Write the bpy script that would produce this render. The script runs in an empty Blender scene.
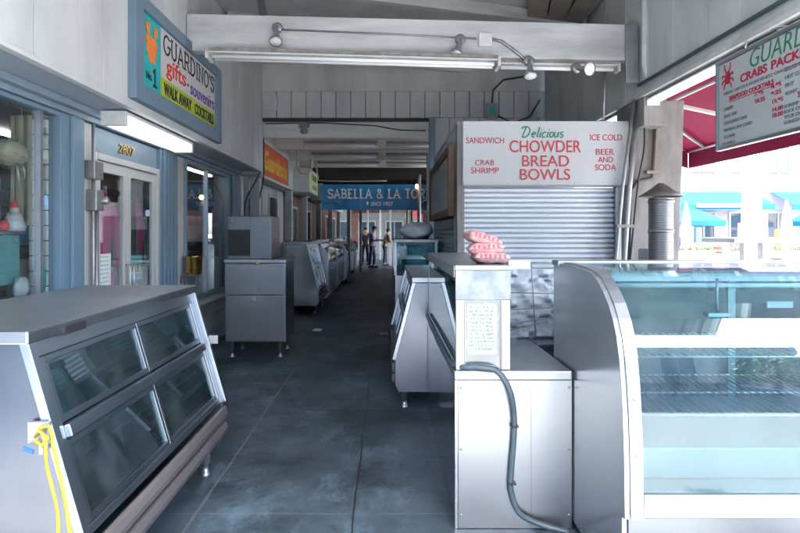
import bpy, bmesh, math, random
from mathutils import Vector, Matrix
R = math.radians
random.seed(7)
S = bpy.context.scene
COL = S.collection

# ------------------------------------------------------------------ camera, sky, sun, exposure
cd = bpy.data.cameras.new('camera'); cam = bpy.data.objects.new('camera', cd); COL.objects.link(cam)
cam.location = (0, 0, 1.45); cam.rotation_euler = (R(90), 0, 0)
cd.sensor_width = 36; cd.lens = 25.2; cd.shift_x = 0.01625; cd.shift_y = -0.0419
cd.clip_start = 0.05; cd.clip_end = 2000
S.camera = cam
SUN_EL, SUN_AZ = R(56), math.atan2(0.30, -0.95)          # azimuth measured from +Y towards +X
w = bpy.data.worlds.new('World'); S.world = w; w.use_nodes = True
nt = w.node_tree; bg = nt.nodes['Background']; sk = nt.nodes.new('ShaderNodeTexSky')
sk.sky_type = 'NISHITA'; sk.sun_disc = False; sk.sun_elevation = SUN_EL; sk.sun_rotation = SUN_AZ
sk.dust_density = 3.0; sk.air_density = .8
nt.links.new(sk.outputs[0], bg.inputs[0]); bg.inputs[1].default_value = 0.15
sd = bpy.data.lights.new('sun', 'SUN'); sd.energy = 2.0; sd.angle = R(0.5); sd.color = (1, .955, .88)
sun = bpy.data.objects.new('sun', sd); COL.objects.link(sun)
dvec = Vector((math.sin(SUN_AZ)*math.cos(SUN_EL), math.cos(SUN_AZ)*math.cos(SUN_EL), math.sin(SUN_EL)))
sun.rotation_euler = dvec.to_track_quat('Z', 'Y').to_euler(); sun.location = (5, -10, 20)
S.view_settings.view_transform = 'Standard'; S.view_settings.look = 'None'
S.view_settings.exposure = 4.15; S.view_settings.gamma = 1
S.view_settings.use_curve_mapping = False
cy = S.cycles
cy.use_denoising = True; cy.use_adaptive_sampling = True; cy.adaptive_threshold = 0.02
cy.max_bounces = 10; cy.diffuse_bounces = 6; cy.glossy_bounces = 5; cy.transparent_max_bounces = 24
cy.sample_clamp_indirect = 6; cy.caustics_reflective = False; cy.caustics_refractive = False

# ------------------------------------------------------------------ mesh helpers
class MB:
    def __init__(s): s.v = []; s.f = []; s.sm = []
    def add(s, vs, fs, smooth=False):
        b = len(s.v); s.v += [Vector(p) for p in vs]
        for f in fs: s.f.append([b+i for i in f]); s.sm.append(smooth)
        return s
    def box(s, x0, x1, y0, y1, z0, z1):
        v = [(x0,y0,z0),(x1,y0,z0),(x1,y1,z0),(x0,y1,z0),(x0,y0,z1),(x1,y0,z1),(x1,y1,z1),(x0,y1,z1)]
        return s.add(v, [(0,3,2,1),(4,5,6,7),(0,1,5,4),(1,2,6,5),(2,3,7,6),(3,0,4,7)])
    def beam(s, a, b, wid, hei, up=(0,0,1)):
        a, b = Vector(a), Vector(b); d = (b-a).normalized(); up = Vector(up)
        r = d.cross(up).normalized(); u = r.cross(d).normalized()
        v = []
        for p in (a, b):
            for i, j in ((-1,-1),(1,-1),(1,1),(-1,1)): v.append(p + r*wid/2*i + u*hei/2*j)
        return s.add(v, [(0,3,2,1),(4,5,6,7),(0,1,5,4),(1,2,6,5),(2,3,7,6),(3,0,4,7)])
    def prism(s, axis, poly, a, b, smooth=False):
        def m(p, t):
            return {'x': (t, p[0], p[1]), 'y': (p[0], t, p[1]), 'z': (p[0], p[1], t)}[axis]
        n = len(poly); v = [m(p, a) for p in poly] + [m(p, b) for p in poly]
        s.add(v, [tuple(range(n))[::-1], tuple(range(n, 2*n))])
        base = len(s.v) - 2*n
        for i in range(n):
            j = (i+1) % n; s.f.append([base+i, base+j, base+n+j, base+n+i]); s.sm.append(smooth)
        return s
    def strip(s, axis, line, a, b, th):
        """an open profile line given thickness and extruded along an axis (curved sheets)"""
        n = len(line); L = [Vector(p) for p in line]; off = []
        for i in range(n):
            d = (L[min(i+1, n-1)] - L[max(i-1, 0)]).normalized(); off.append(L[i] + Vector((-d.y, d.x))*th)
        return s.prism(axis, [tuple(p) for p in L] + [tuple(p) for p in reversed(off)], a, b)
    def tube(s, pts, r, n=10, caps=True):
        pts = [Vector(p) for p in pts]; rs = r if isinstance(r, (list, tuple)) else [r]*len(pts)
        d0 = (pts[1]-pts[0]).normalized()
        u = d0.cross(Vector((0,0,1)) if abs(d0.z) < .9 else Vector((1,0,0))).normalized()
        rings = []; base = len(s.v)
        for i, p in enumerate(pts):
            d = (pts[min(i+1, len(pts)-1)] - pts[max(i-1, 0)]).normalized()
            u = (u - d*u.dot(d)).normalized(); w_ = d.cross(u)
            for k in range(n):
                a = 2*math.pi*k/n; s.v.append(p + (u*math.cos(a) + w_*math.sin(a))*rs[i])
        for i in range(len(pts)-1):
            for k in range(n):
                k2 = (k+1) % n
                s.f.append([base+i*n+k, base+i*n+k2, base+(i+1)*n+k2, base+(i+1)*n+k]); s.sm.append(True)
        if caps:
            s.f.append([base+k for k in range(n)][::-1]); s.sm.append(False)
            e = base+(len(pts)-1)*n; s.f.append([e+k for k in range(n)]); s.sm.append(False)
        return s
    def lathe(s, prof, c, axis=(0,0,1), n=20, smooth=True):
        ax = Vector(axis).normalized(); u = ax.orthogonal().normalized(); w_ = ax.cross(u); c = Vector(c)
        base = len(s.v)
        for r, h in prof:
            for k in range(n):
                a = 2*math.pi*k/n; s.v.append(c + ax*h + (u*math.cos(a)+w_*math.sin(a))*max(r, 1e-4))
        for i in range(len(prof)-1):
            for k in range(n):
                k2 = (k+1) % n
                s.f.append([base+i*n+k, base+i*n+k2, base+(i+1)*n+k2, base+(i+1)*n+k]); s.sm.append(smooth)
        return s
    def blob(s, c, rad, seed=0, amp=.1, nu=14, nv=9):
        rnd = random.Random(seed); c = Vector(c); ph = [rnd.uniform(0, 6.28) for _ in range(6)]
        base = len(s.v)
        for j in range(nv+1):
            th = math.pi*j/nv
            for i in range(nu):
                a = 2*math.pi*i/nu
                k = 1 + amp*(math.sin(3*a+ph[0]+2*th)*.5 + math.sin(5*a+ph[1])*math.sin(4*th+ph[2])*.5 + math.sin(7*th+ph[3]+2*a)*.3)
                if j in (0, nv): k = 1
                s.v.append(c + Vector((rad[0]*math.sin(th)*math.cos(a)*k, rad[1]*math.sin(th)*math.sin(a)*k, rad[2]*math.cos(th)*k)))
        for j in range(nv):
            for i in range(nu):
                i2 = (i+1) % nu
                s.f.append([base+j*nu+i, base+(j+1)*nu+i, base+(j+1)*nu+i2, base+j*nu+i2]); s.sm.append(True)
        return s

def P(name, mb, mat, parent=None, bevel=0, label=None, cat=None, group=None, kind=None, weld=True):
    """link the shapes as ONE mesh object; world coordinates when the parent stands somewhere"""
    off = Vector((0,0,0)); q = parent
    while q is not None: off += q.location; q = q.parent
    if parent is None:
        xs = [v.x for v in mb.v]; ys = [v.y for v in mb.v]; zs = [v.z for v in mb.v]
        own = Vector(((min(xs)+max(xs))/2, (min(ys)+max(ys))/2, min(zs)))
    else: own = Vector((0,0,0))
    me = bpy.data.meshes.new(name)
    me.from_pydata([tuple(v-off-own) for v in mb.v], [], mb.f)
    for i, p in enumerate(me.polygons): p.use_smooth = mb.sm[i]
    bm = bmesh.new(); bm.from_mesh(me)
    if weld: bmesh.ops.remove_doubles(bm, verts=bm.verts, dist=1e-6)
    bmesh.ops.recalc_face_normals(bm, faces=bm.faces); bm.to_mesh(me); bm.free()
    me.materials.append(mat)
    o = bpy.data.objects.new(name, me); COL.objects.link(o); o.parent = parent; o.location = own
    if bevel:
        m = o.modifiers.new('bevel', 'BEVEL'); m.width = bevel; m.segments = 2; m.limit_method = 'ANGLE'; m.angle_limit = R(40)
        m.harden_normals = False
    tag(o, label, cat, group, kind)
    return o
def tag(o, label=None, cat=None, group=None, kind=None):
    if label: o['label'] = label
    if cat: o['category'] = cat
    if group: o['group'] = group
    if kind: o['kind'] = kind
    return o
def T(name, label, cat, loc=(0,0,0), group=None):
    o = bpy.data.objects.new(name, None); COL.objects.link(o); o.location = loc; o.empty_display_size = .1
    return tag(o, label, cat, group)
def copy_tree(o, parent=None):
    c = o.copy(); COL.objects.link(c); c.parent = parent
    for ch in [x for x in bpy.data.objects if x.parent == o]: copy_tree(ch, c)
    return c
def B(*a): return MB().box(*a)

def smooth_path(pts, n=6):
    pts = [Vector(p) for p in pts]; out = []
    for i in range(len(pts)-1):
        p0, p1, p2, p3 = pts[max(i-1,0)], pts[i], pts[i+1], pts[min(i+2, len(pts)-1)]
        for k in range(n):
            t_ = k/n; out.append(.5*((2*p1)+(p2-p0)*t_+(2*p0-5*p1+4*p2-p3)*t_**2+(3*p1-p0-3*p2+p3)*t_**3))
    out.append(pts[-1]); return out
# ------------------------------------------------------------------ materials
def mat(name, col, rough=.6, metal=0, wear=0, wearcol=None, scale=3, bump=0, bscale=40, stretch=(1,1,1),
        emit=None, estr=0, rvar=0, trans=0, coord='Object', spec=None, detail=6):
    m = bpy.data.materials.new(name); m.use_nodes = True; N = m.node_tree.nodes; L = m.node_tree.links
    b = N['Principled BSDF']; b.inputs['Roughness'].default_value = rough; b.inputs['Metallic'].default_value = metal
    c4 = (*col, 1); b.inputs['Base Color'].default_value = c4
    if spec is not None: b.inputs['Specular IOR Level'].default_value = spec
    if emit: b.inputs['Emission Color'].default_value = (*emit, 1); b.inputs['Emission Strength'].default_value = estr
    if trans: b.inputs['Transmission Weight'].default_value = trans
    if wear or bump or rvar:
        tc = N.new('ShaderNodeTexCoord'); mp = N.new('ShaderNodeMapping'); mp.inputs['Scale'].default_value = stretch
        L.new(tc.outputs[coord], mp.inputs[0])
    if wear:
        n = N.new('ShaderNodeTexNoise'); n.inputs['Scale'].default_value = scale; n.inputs['Detail'].default_value = detail
        n.inputs['Roughness'].default_value = .62
        L.new(mp.outputs[0], n.inputs['Vector'])
        r = N.new('ShaderNodeValToRGB'); r.color_ramp.elements[0].position = .40; r.color_ramp.elements[1].position = .72
        wc = wearcol or tuple(c*.45 for c in col)
        r.color_ramp.elements[0].color = (0,0,0,1); r.color_ramp.elements[1].color = (1,1,1,1)
        L.new(n.outputs['Fac'], r.inputs[0])
        mu = N.new('ShaderNodeMath'); mu.operation = 'MULTIPLY'; mu.inputs[1].default_value = wear; L.new(r.outputs[0], mu.inputs[0])
        mx = N.new('ShaderNodeMix'); mx.data_type = 'RGBA'; mx.inputs[6].default_value = c4; mx.inputs[7].default_value = (*wc, 1)
        L.new(mu.outputs[0], mx.inputs[0]); L.new(mx.outputs[2], b.inputs['Base Color'])
    if rvar:
        n2 = N.new('ShaderNodeTexNoise'); n2.inputs['Scale'].default_value = scale*1.7; n2.inputs['Detail'].default_value = 5
        L.new(mp.outputs[0], n2.inputs['Vector'])
        mr = N.new('ShaderNodeMapRange'); mr.inputs['From Min'].default_value = .3; mr.inputs['From Max'].default_value = .7
        mr.inputs['To Min'].default_value = max(rough-rvar, .03); mr.inputs['To Max'].default_value = rough+rvar
        L.new(n2.outputs['Fac'], mr.inputs['Value']); L.new(mr.outputs[0], b.inputs['Roughness'])
    if bump:
        n3 = N.new('ShaderNodeTexNoise'); n3.inputs['Scale'].default_value = bscale; n3.inputs['Detail'].default_value = 4
        L.new(mp.outputs[0], n3.inputs['Vector'])
        bp = N.new('ShaderNodeBump'); bp.inputs['Strength'].default_value = bump; bp.inputs['Distance'].default_value = .01
        L.new(n3.outputs['Fac'], bp.inputs['Height']); L.new(bp.outputs[0], b.inputs['Normal'])
    return m
def glass(name, tint, base=.06, rough=.0):
    m = bpy.data.materials.new(name); m.use_nodes = True; N = m.node_tree.nodes; L = m.node_tree.links
    N.remove(N['Principled BSDF']); out = N['Material Output']
    lw = N.new('ShaderNodeLayerWeight'); lw.inputs['Blend'].default_value = .5
    pw = N.new('ShaderNodeMath'); pw.operation = 'POWER'; pw.inputs[1].default_value = 4.0; L.new(lw.outputs['Facing'], pw.inputs[0])
    ma = N.new('ShaderNodeMath'); ma.operation = 'MULTIPLY_ADD'; ma.inputs[1].default_value = .9; ma.inputs[2].default_value = base
    ma.use_clamp = True; L.new(pw.outputs[0], ma.inputs[0])
    t = N.new('ShaderNodeBsdfTransparent'); t.inputs[0].default_value = (*tint, 1)
    g = N.new('ShaderNodeBsdfGlossy'); g.inputs['Roughness'].default_value = rough; g.inputs['Color'].default_value = (.95,.98,1,1)
    mx = N.new('ShaderNodeMixShader'); L.new(ma.outputs[0], mx.inputs[0]); L.new(t.outputs[0], mx.inputs[1]); L.new(g.outputs[0], mx.inputs[2])
    df = N.new('ShaderNodeBsdfDiffuse'); df.inputs[0].default_value = (.55,.60,.62,1)
    tc = N.new('ShaderNodeTexCoord'); mp = N.new('ShaderNodeMapping'); mp.inputs['Scale'].default_value = (2.2,2.2,1.1); mp.inputs['Rotation'].default_value = (.4,.5,.2)
    L.new(tc.outputs['Object'], mp.inputs[0]); nz = N.new('ShaderNodeTexNoise'); nz.inputs['Scale'].default_value = 2.2; nz.inputs['Detail'].default_value = 8; nz.inputs['Roughness'].default_value = .7
    L.new(mp.outputs[0], nz.inputs['Vector']); mr = N.new('ShaderNodeMapRange'); mr.inputs['From Min'].default_value = .42; mr.inputs['From Max'].default_value = .75
    mr.inputs['To Min'].default_value = .01; mr.inputs['To Max'].default_value = .055; L.new(nz.outputs['Fac'], mr.inputs['Value'])
    m2 = N.new('ShaderNodeMixShader'); L.new(mr.outputs[0], m2.inputs[0]); L.new(mx.outputs[0], m2.inputs[1]); L.new(df.outputs[0], m2.inputs[2])
    L.new(m2.outputs[0], out.inputs[0])
    return m
def steel(name, col=(.56,.60,.64), rough=.35, stretch=(1,1,30), wear=.35, bump=.012, wearcol=(.38,.40,.43)):
    m = mat(name, col, rough, 1, wear=wear, wearcol=wearcol, scale=.9, rvar=.05, detail=3)
    N = m.node_tree.nodes; L = m.node_tree.links; b = N['Principled BSDF']
    tc = N.new('ShaderNodeTexCoord'); mp = N.new('ShaderNodeMapping'); mp.inputs['Scale'].default_value = tuple(v*5 for v in stretch)
    L.new(tc.outputs['Object'], mp.inputs[0]); n = N.new('ShaderNodeTexNoise'); n.inputs['Scale'].default_value = 1; n.inputs['Detail'].default_value = 3
    L.new(mp.outputs[0], n.inputs['Vector']); mp2 = N.new('ShaderNodeMapping'); mp2.inputs['Scale'].default_value = (1.4,1.4,1.4); L.new(tc.outputs['Object'], mp2.inputs[0])
    n2 = N.new('ShaderNodeTexNoise'); n2.inputs['Scale'].default_value = 1.2; n2.inputs['Detail'].default_value = 1; L.new(mp2.outputs[0], n2.inputs['Vector'])
    b1 = N.new('ShaderNodeBump'); b1.inputs['Strength'].default_value = .05; b1.inputs['Distance'].default_value = .001; L.new(n.outputs['Fac'], b1.inputs['Height'])
    b2 = N.new('ShaderNodeBump'); b2.inputs['Strength'].default_value = .25; b2.inputs['Distance'].default_value = .02; L.new(n2.outputs['Fac'], b2.inputs['Height']); L.new(b1.outputs[0], b2.inputs['Normal'])
    L.new(b2.outputs[0], b.inputs['Normal'])
    return m

M = {}
M['steel'] = steel('brushed_steel', (.36,.39,.41))
M['steel_h'] = steel('brushed_steel_sideways', (.27,.29,.31), .32, stretch=(14,1,1), wear=.7, wearcol=(.16,.17,.185))
M['mirror_steel'] = steel('polished_steel', (.60,.63,.66), .16, (1,1,30), .2, .008)
M['dark_steel'] = steel('dull_steel', (.30,.34,.38), .38)
M['top_steel'] = steel('worn_steel_top', (.42,.45,.48), .37, (1,1,1), .6, .05, (.22,.23,.25))
M['alu'] = mat('aluminium_trim', (.38,.41,.44), .38, .85, wear=.3, rvar=.06, scale=6)
M['galv'] = mat('galvanised_conduit', (.34,.35,.36), .45, .7, wear=.5, wearcol=(.2,.17,.14), scale=8)
M['grey_board'] = mat('pale_grey_painted_board', (.53,.55,.56), .55, wear=.6, wearcol=(.33,.35,.37), scale=3, bump=.12, bscale=30, stretch=(1,1,.3))
M['grey_beam'] = mat('grey_painted_beam', (.56,.57,.57), .6, wear=.9, wearcol=(.29,.30,.30), scale=2.4, bump=.25, bscale=18, stretch=(.35,1,2))
M['grey_wall'] = mat('grey_green_board', (.54,.57,.57), .6, wear=.7, wearcol=(.30,.32,.32), scale=2.5, bump=.15, bscale=25, stretch=(1,1,.3))
M['mid_grey'] = mat('mid_grey_paint', (.42,.45,.48), .6, wear=.4, scale=3, bump=.1)
M['white_paint'] = mat('old_white_paint', (.46,.475,.48), .5, wear=.35, wearcol=(.42,.40,.36), scale=4, bump=.08)
M['column_paint'] = mat('stained_column_paint', (.24,.235,.225), .6, wear=.85, wearcol=(.10,.085,.07), scale=3.2, bump=.15, bscale=20, stretch=(1.5,1.5,.5))
M['blue'] = mat('dusty_blue_paint', (.135,.215,.29), .45, wear=.35, wearcol=(.13,.20,.28), scale=3, bump=.06, stretch=(1,1,.4))
M['blue_pale'] = mat('pale_blue_paint', (.19,.265,.33), .45, wear=.3, scale=3, bump=.06)
M['soffit'] = mat('blue_grey_soffit', (.31,.38,.46), .5, wear=.25, scale=2)
M['sign_blue'] = mat('slate_blue_sign_frame', (.14,.21,.28), .45, wear=.2, scale=3)
M['black'] = mat('black_rubber', (.02,.02,.022), .6)
M['void'] = mat('dark_interior', (.035,.037,.04), .8)
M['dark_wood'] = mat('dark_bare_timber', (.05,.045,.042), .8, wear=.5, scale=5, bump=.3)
M['brown_wood'] = mat('brown_weathered_timber', (.16,.10,.065), .7, wear=.5, scale=8, bump=.3, stretch=(.3,1,3))
M['red_brown'] = mat('red_brown_siding', (.17,.06,.045), .6, wear=.4, scale=5)
M['bumper'] = mat('brown_vinyl_bumper', (.10,.09,.09), .42, wear=.5, wearcol=(.05,.05,.05), scale=6, stretch=(1,.3,1), bump=.05)
M['white_sign'] = mat('white_sign_board', (.46,.475,.48), .4, wear=.3, wearcol=(.5,.5,.5), scale=1.5, bump=.03)
M['menu_board'] = mat('pale_menu_board', (.42,.45,.46), .35, wear=.12, scale=2)
M['red'] = mat('red_sign_paint', (.45,.03,.035), .5)
M['crimson'] = mat('crimson_sign_paint', (.38,.012,.05), .5)
M['green'] = mat('green_sign_paint', (.01,.17,.085), .5)
M['ink'] = mat('black_sign_paint', (.015,.015,.018), .5)
M['ink_grey'] = mat('faded_grey_lettering', (.16,.18,.19), .5)
M['purple'] = mat('purple_sign_paint', (.16,.06,.28), .5)
M['scarlet'] = mat('scarlet_sign_paint', (.65,.05,.03), .5)
M['orange'] = mat('orange_sign_paint', (.80,.20,.02), .45)
M['orange_panel'] = mat('orange_red_panel', (.62,.09,.02), .4, wear=.3, wearcol=(.5,.16,.03), scale=6)
M['yellow'] = mat('yellow_sign_paint', (.75,.47,.04), .5)
M['teal'] = mat('turquoise_panel', (.02,.38,.40), .4)
M['lime'] = mat('lime_panel', (.38,.46,.03), .4)
M['pale_yellow'] = mat('pale_yellow_panel', (.62,.62,.28), .5)
M['sign_white'] = mat('white_printed_panel', (.50,.50,.50), .35)
M['banner'] = mat('blue_vinyl_banner', (.008,.20,.48), .35, wear=.4, wearcol=(.01,.34,.62), scale=1.6, bump=.15, bscale=3)
M['banner_white'] = mat('banner_lettering', (.8,.82,.82), .5)
M['banner_pale'] = mat('banner_faint_drawing', (.25,.45,.6), .5)
M['gold'] = mat('gold_numerals', (.55,.35,.08), .3, .9)
M['brass'] = mat('hammered_brass', (.62,.38,.11), .22, 1, wear=.5, wearcol=(.3,.15,.04), scale=8, bump=.3, bscale=30)
M['pink_cloth'] = mat('hot_pink_cloth', (.85,.03,.24), .8, bump=.3, bscale=12)
M['tube'] = mat('lit_fluorescent_tube', (.9,.9,.9), .4, emit=(.93,.97,1), estr=.16)
M['tube_dim'] = mat('old_fluorescent_tube', (.80,.81,.82), .25)
M['tube_in'] = mat('shop_ceiling_tube', (.9,.9,.9), .4, emit=(1,.97,.9), estr=.4)
M['bulb'] = mat('warm_bulb', (1,.8,.5), .4, emit=(1,.55,.2), estr=1.2)
M['fixture'] = mat('white_enamel_fixture', (.62,.64,.65), .4, wear=.4, wearcol=(.38,.36,.33), scale=8)
M['rusty_tray'] = mat('rusty_fixture_back', (.30,.29,.27), .7, wear=.8, wearcol=(.15,.10,.07), scale=14)
M['lens'] = mat('lamp_lens', (.75,.75,.72), .12)
M['yellow_strap'] = mat('yellow_webbing', (.32,.28,.02), .6, bump=.3, bscale=60)
M['blue_plastic'] = mat('blue_plastic', (.02,.10,.45), .4)
M['pink_bag'] = mat('pink_printed_film', (.46,.22,.23), .3, wear=1.0, wearcol=(.52,.43,.41), scale=16, bump=.9, bscale=22)
M['pink_print'] = mat('red_print_on_film', (.60,.10,.14), .4)
M['plastic_sheet'] = mat('crumpled_clear_plastic', (.36,.42,.46), .45, wear=.5, wearcol=(.48,.52,.55), scale=14, bump=.45, bscale=22)
M['bag_clear'] = mat('cloudy_plastic_bag', (.55,.66,.72), .2, wear=.5, wearcol=(.8,.85,.88), scale=7, bump=.9, bscale=8)
M['paper'] = mat('white_paper', (.72,.72,.70), .8)
M['notice'] = mat('yellowed_paper', (.20,.21,.15), .8, wear=.2, scale=8)
M['cable'] = mat('grey_blue_flexible_conduit', (.06,.09,.11), .42, wear=.3, scale=10)
M['heater'] = mat('heater_steel', (.25,.25,.25), .42, .8, wear=.3)
M['awning'] = None
M['glass'] = glass('teal_tinted_glass', (.50,.76,.79), .07)
M['glass_clear'] = glass('shop_window_glass', (.90,.95,.96), .07)
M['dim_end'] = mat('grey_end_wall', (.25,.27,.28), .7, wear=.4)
M['glass_curved'] = glass('curved_display_glass', (.68,.83,.86), .05)
M['glass_dark'] = glass('dark_door_glass', (.50,.62,.64), .08)
M['far_glass'] = mat('dark_window_glass', (.05,.08,.11), .08, .0)
M['stucco'] = mat('white_stucco', (.46,.46,.45), .85, wear=.2, bump=.2, scale=.6)
M['stucco_cool'] = mat('pale_blue_stucco', (.50,.60,.66), .85, wear=.2, bump=.2, scale=.6)
M['brick'] = mat('brick', (.22,.10,.07), .85, wear=.5, wearcol=(.42,.3,.25), scale=12, bump=.3)
M['slat'] = mat('off_white_slat_board', (.66,.66,.62), .5, wear=.2, scale=4)
M['teal_box'] = mat('teal_painted_box', (.12,.32,.34), .5, wear=.3, scale=4)
M['cream'] = mat('cream_material', (.42,.36,.26), .8, wear=.5, scale=10, bump=.4)
M['skin'] = mat('skin', (.42,.24,.16), .5)
M['hair'] = mat('dark_hair', (.03,.022,.02), .6)
M['cloth_black'] = mat('black_cloth', (.02,.02,.025), .85, bump=.2)
M['cloth_lilac'] = mat('lilac_cloth', (.26,.18,.27), .85, bump=.2)
M['cloth_navy'] = mat('navy_cloth', (.025,.04,.10), .85, bump=.2)
M['cloth_tan'] = mat('mustard_cloth', (.20,.16,.07), .85, bump=.2)
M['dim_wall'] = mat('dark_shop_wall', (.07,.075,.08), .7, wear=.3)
M['trim'] = steel('dull_steel_trim', (.40,.45,.50), .36)
M['case_steel'] = steel('case_end_steel', (.13,.145,.18), .35, (1,1,20))
M['teal_deck'] = mat('worn_enamel_deck', (.13,.17,.19), .35, wear=.4, scale=3)
M['end_steel'] = steel('pale_steel_end_panel', (.42,.44,.46), .23, (1,1,30), .4)
M['end_steel'].node_tree.nodes['Principled BSDF'].inputs['Metallic'].default_value = .72
M['plank'] = mat('weathered_plank', (.27,.22,.19), .8, wear=.6, scale=6, bump=.3)
M['dull_door'] = mat('painted_metal_sliding_door', (.07,.10,.11), .3, .3, wear=.4, wearcol=(.12,.15,.16), scale=4)
M['beam_white'] = mat('white_painted_beam', (.72,.72,.70), .6, wear=.6, wearcol=(.45,.44,.41), scale=4, stretch=(.3,1,2))
M['ice_steel'] = steel('ice_maker_steel', (.17,.18,.195), .32, (1,1,30), .5, wearcol=(.10,.105,.11))
M['leaf'] = mat('green_leaves', (.06,.11,.03), .6, wear=.4, scale=6)
M['brown_shelf'] = mat('wood_shelf', (.25,.16,.09), .6, wear=.3, scale=8)

def awning_mat(name, col):
    m = bpy.data.materials.new(name); m.use_nodes = True; N = m.node_tree.nodes; L = m.node_tree.links
    b = N['Principled BSDF']; b.inputs['Base Color'].default_value = (*col, 1); b.inputs['Roughness'].default_value = .8
    t = N.new('ShaderNodeBsdfTranslucent'); t.inputs[0].default_value = (*col, 1)
    mx = N.new('ShaderNodeMixShader'); mx.inputs[0].default_value = .5
    L.new(b.outputs[0], mx.inputs[1]); L.new(t.outputs[0], mx.inputs[2]); L.new(mx.outputs[0], N['Material Output'].inputs[0])
    return m
M['awning'] = awning_mat('crimson_canvas', (.19,.012,.06))
M['awning_blue'] = awning_mat('bright_blue_canvas', (.008,.13,.30))
M['canvas_white'] = awning_mat('white_canvas', (.5,.5,.49))

def floor_mat():
    m = mat('dark_stained_concrete', (.052,.060,.068), .42); N = m.node_tree.nodes; L = m.node_tree.links; b = N['Principled BSDF']
    tc = N.new('ShaderNodeTexCoord'); sp = N.new('ShaderNodeSeparateXYZ'); L.new(tc.outputs['Object'], sp.inputs[0])
    def mth(op, a, bb=None, c=None, clamp=False):
        n = N.new('ShaderNodeMath'); n.operation = op; n.use_clamp = clamp
        for i, x in enumerate((a, bb, c)):
            if x is None: continue
            if isinstance(x, (int, float)): n.inputs[i].default_value = x
            else: L.new(x, n.inputs[i])
        return n.outputs[0]
    def noise(sc, det=6, ro=.6, st=(1,1,1)):
        mp = N.new('ShaderNodeMapping'); mp.inputs['Scale'].default_value = st; L.new(tc.outputs['Object'], mp.inputs[0])
        n = N.new('ShaderNodeTexNoise'); n.inputs['Scale'].default_value = sc; n.inputs['Detail'].default_value = det
        n.inputs['Roughness'].default_value = ro; L.new(mp.outputs[0], n.inputs['Vector']); return n.outputs['Fac']
    def ramp(v, a, bb):
        n = N.new('ShaderNodeMapRange'); n.inputs['From Min'].default_value = a; n.inputs['From Max'].default_value = bb
        L.new(v, n.inputs['Value']); return n.outputs[0]
    def mix(f, a, bb):
        n = N.new('ShaderNodeMix'); n.data_type = 'RGBA'; L.new(f, n.inputs[0])
        for i, x in ((6, a), (7, bb)):
            if isinstance(x, tuple): n.inputs[i].default_value = (*x, 1)
            else: L.new(x, n.inputs[i])
        return n.outputs[2]
    c = mix(ramp(noise(1.3, 8, .7), .35, .68), (.018,.027,.035), (.068,.100,.125))
    c = mix(mth('MULTIPLY', ramp(noise(2.1, 10, .78, (1,.6,1)), .52, .68), .75), c, (.12,.20,.26))     # pale scuffed patches, bluish sky sheen put into their colour
    c = mix(mth('MULTIPLY', ramp(noise(4.5, 6, .6), .62, .70), .5), c, (.018,.019,.021))                  # oily spots
    wob = mth('MULTIPLY', mth('SUBTRACT', noise(1.2, 2), .5), .035)
    X = mth('ADD', sp.outputs[0], wob); Y = mth('ADD', sp.outputs[1], wob)
    def line(v, at, wd): return mth('LESS_THAN', mth('ABSOLUTE', mth('SUBTRACT', v, at)), wd)
    dark = line(X, -.17, .005)
    for y in (5.45, 8.9, 11.9, 15): dark = mth('MAXIMUM', dark, line(Y, y, .006))
    pale = line(X, -.98, .007)
    for y in (2.87, 4.59, 7.35): pale = mth('MAXIMUM', pale, line(Y, y, .004))
    brk = ramp(noise(3, 3), .32, .5)
    c = mix(mth('MULTIPLY', dark, .85), c, (.012,.012,.013)); c = mix(mth('MULTIPLY', mth('MULTIPLY', pale, brk), .55), c, (.16,.18,.19))
    speck = mth('LESS_THAN', N.new('ShaderNodeTexVoronoi').outputs['Distance'], .02)
    vn = [n for n in N if n.bl_idname == 'ShaderNodeTexVoronoi'][0]; vn.inputs['Scale'].default_value = 3.2; L.new(tc.outputs['Object'], vn.inputs['Vector'])
    c = mix(mth('MULTIPLY', speck, .8), c, (.35,.36,.36))
    L.new(c, b.inputs['Base Color'])
    rr = N.new('ShaderNodeMapRange'); rr.inputs['To Min'].default_value = .29; rr.inputs['To Max'].default_value = .62
    L.new(noise(2.2, 7, .7), rr.inputs['Value']); L.new(rr.outputs[0], b.inputs['Roughness'])
    bp = N.new('ShaderNodeBump'); bp.inputs['Strength'].default_value = .25; bp.inputs['Distance'].default_value = .01
    L.new(noise(35, 5), bp.inputs['Height']); L.new(bp.outputs[0], b.inputs['Normal'])
    return m
M['floor'] = floor_mat()
M['pavement'] = mat('sunlit_pavement', (.31,.31,.30), .85, wear=.4, wearcol=(.26,.26,.25), scale=.8, bump=.15)
M['asphalt'] = mat('street_asphalt', (.12,.12,.125), .85, wear=.3, scale=1.5, bump=.3)

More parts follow.
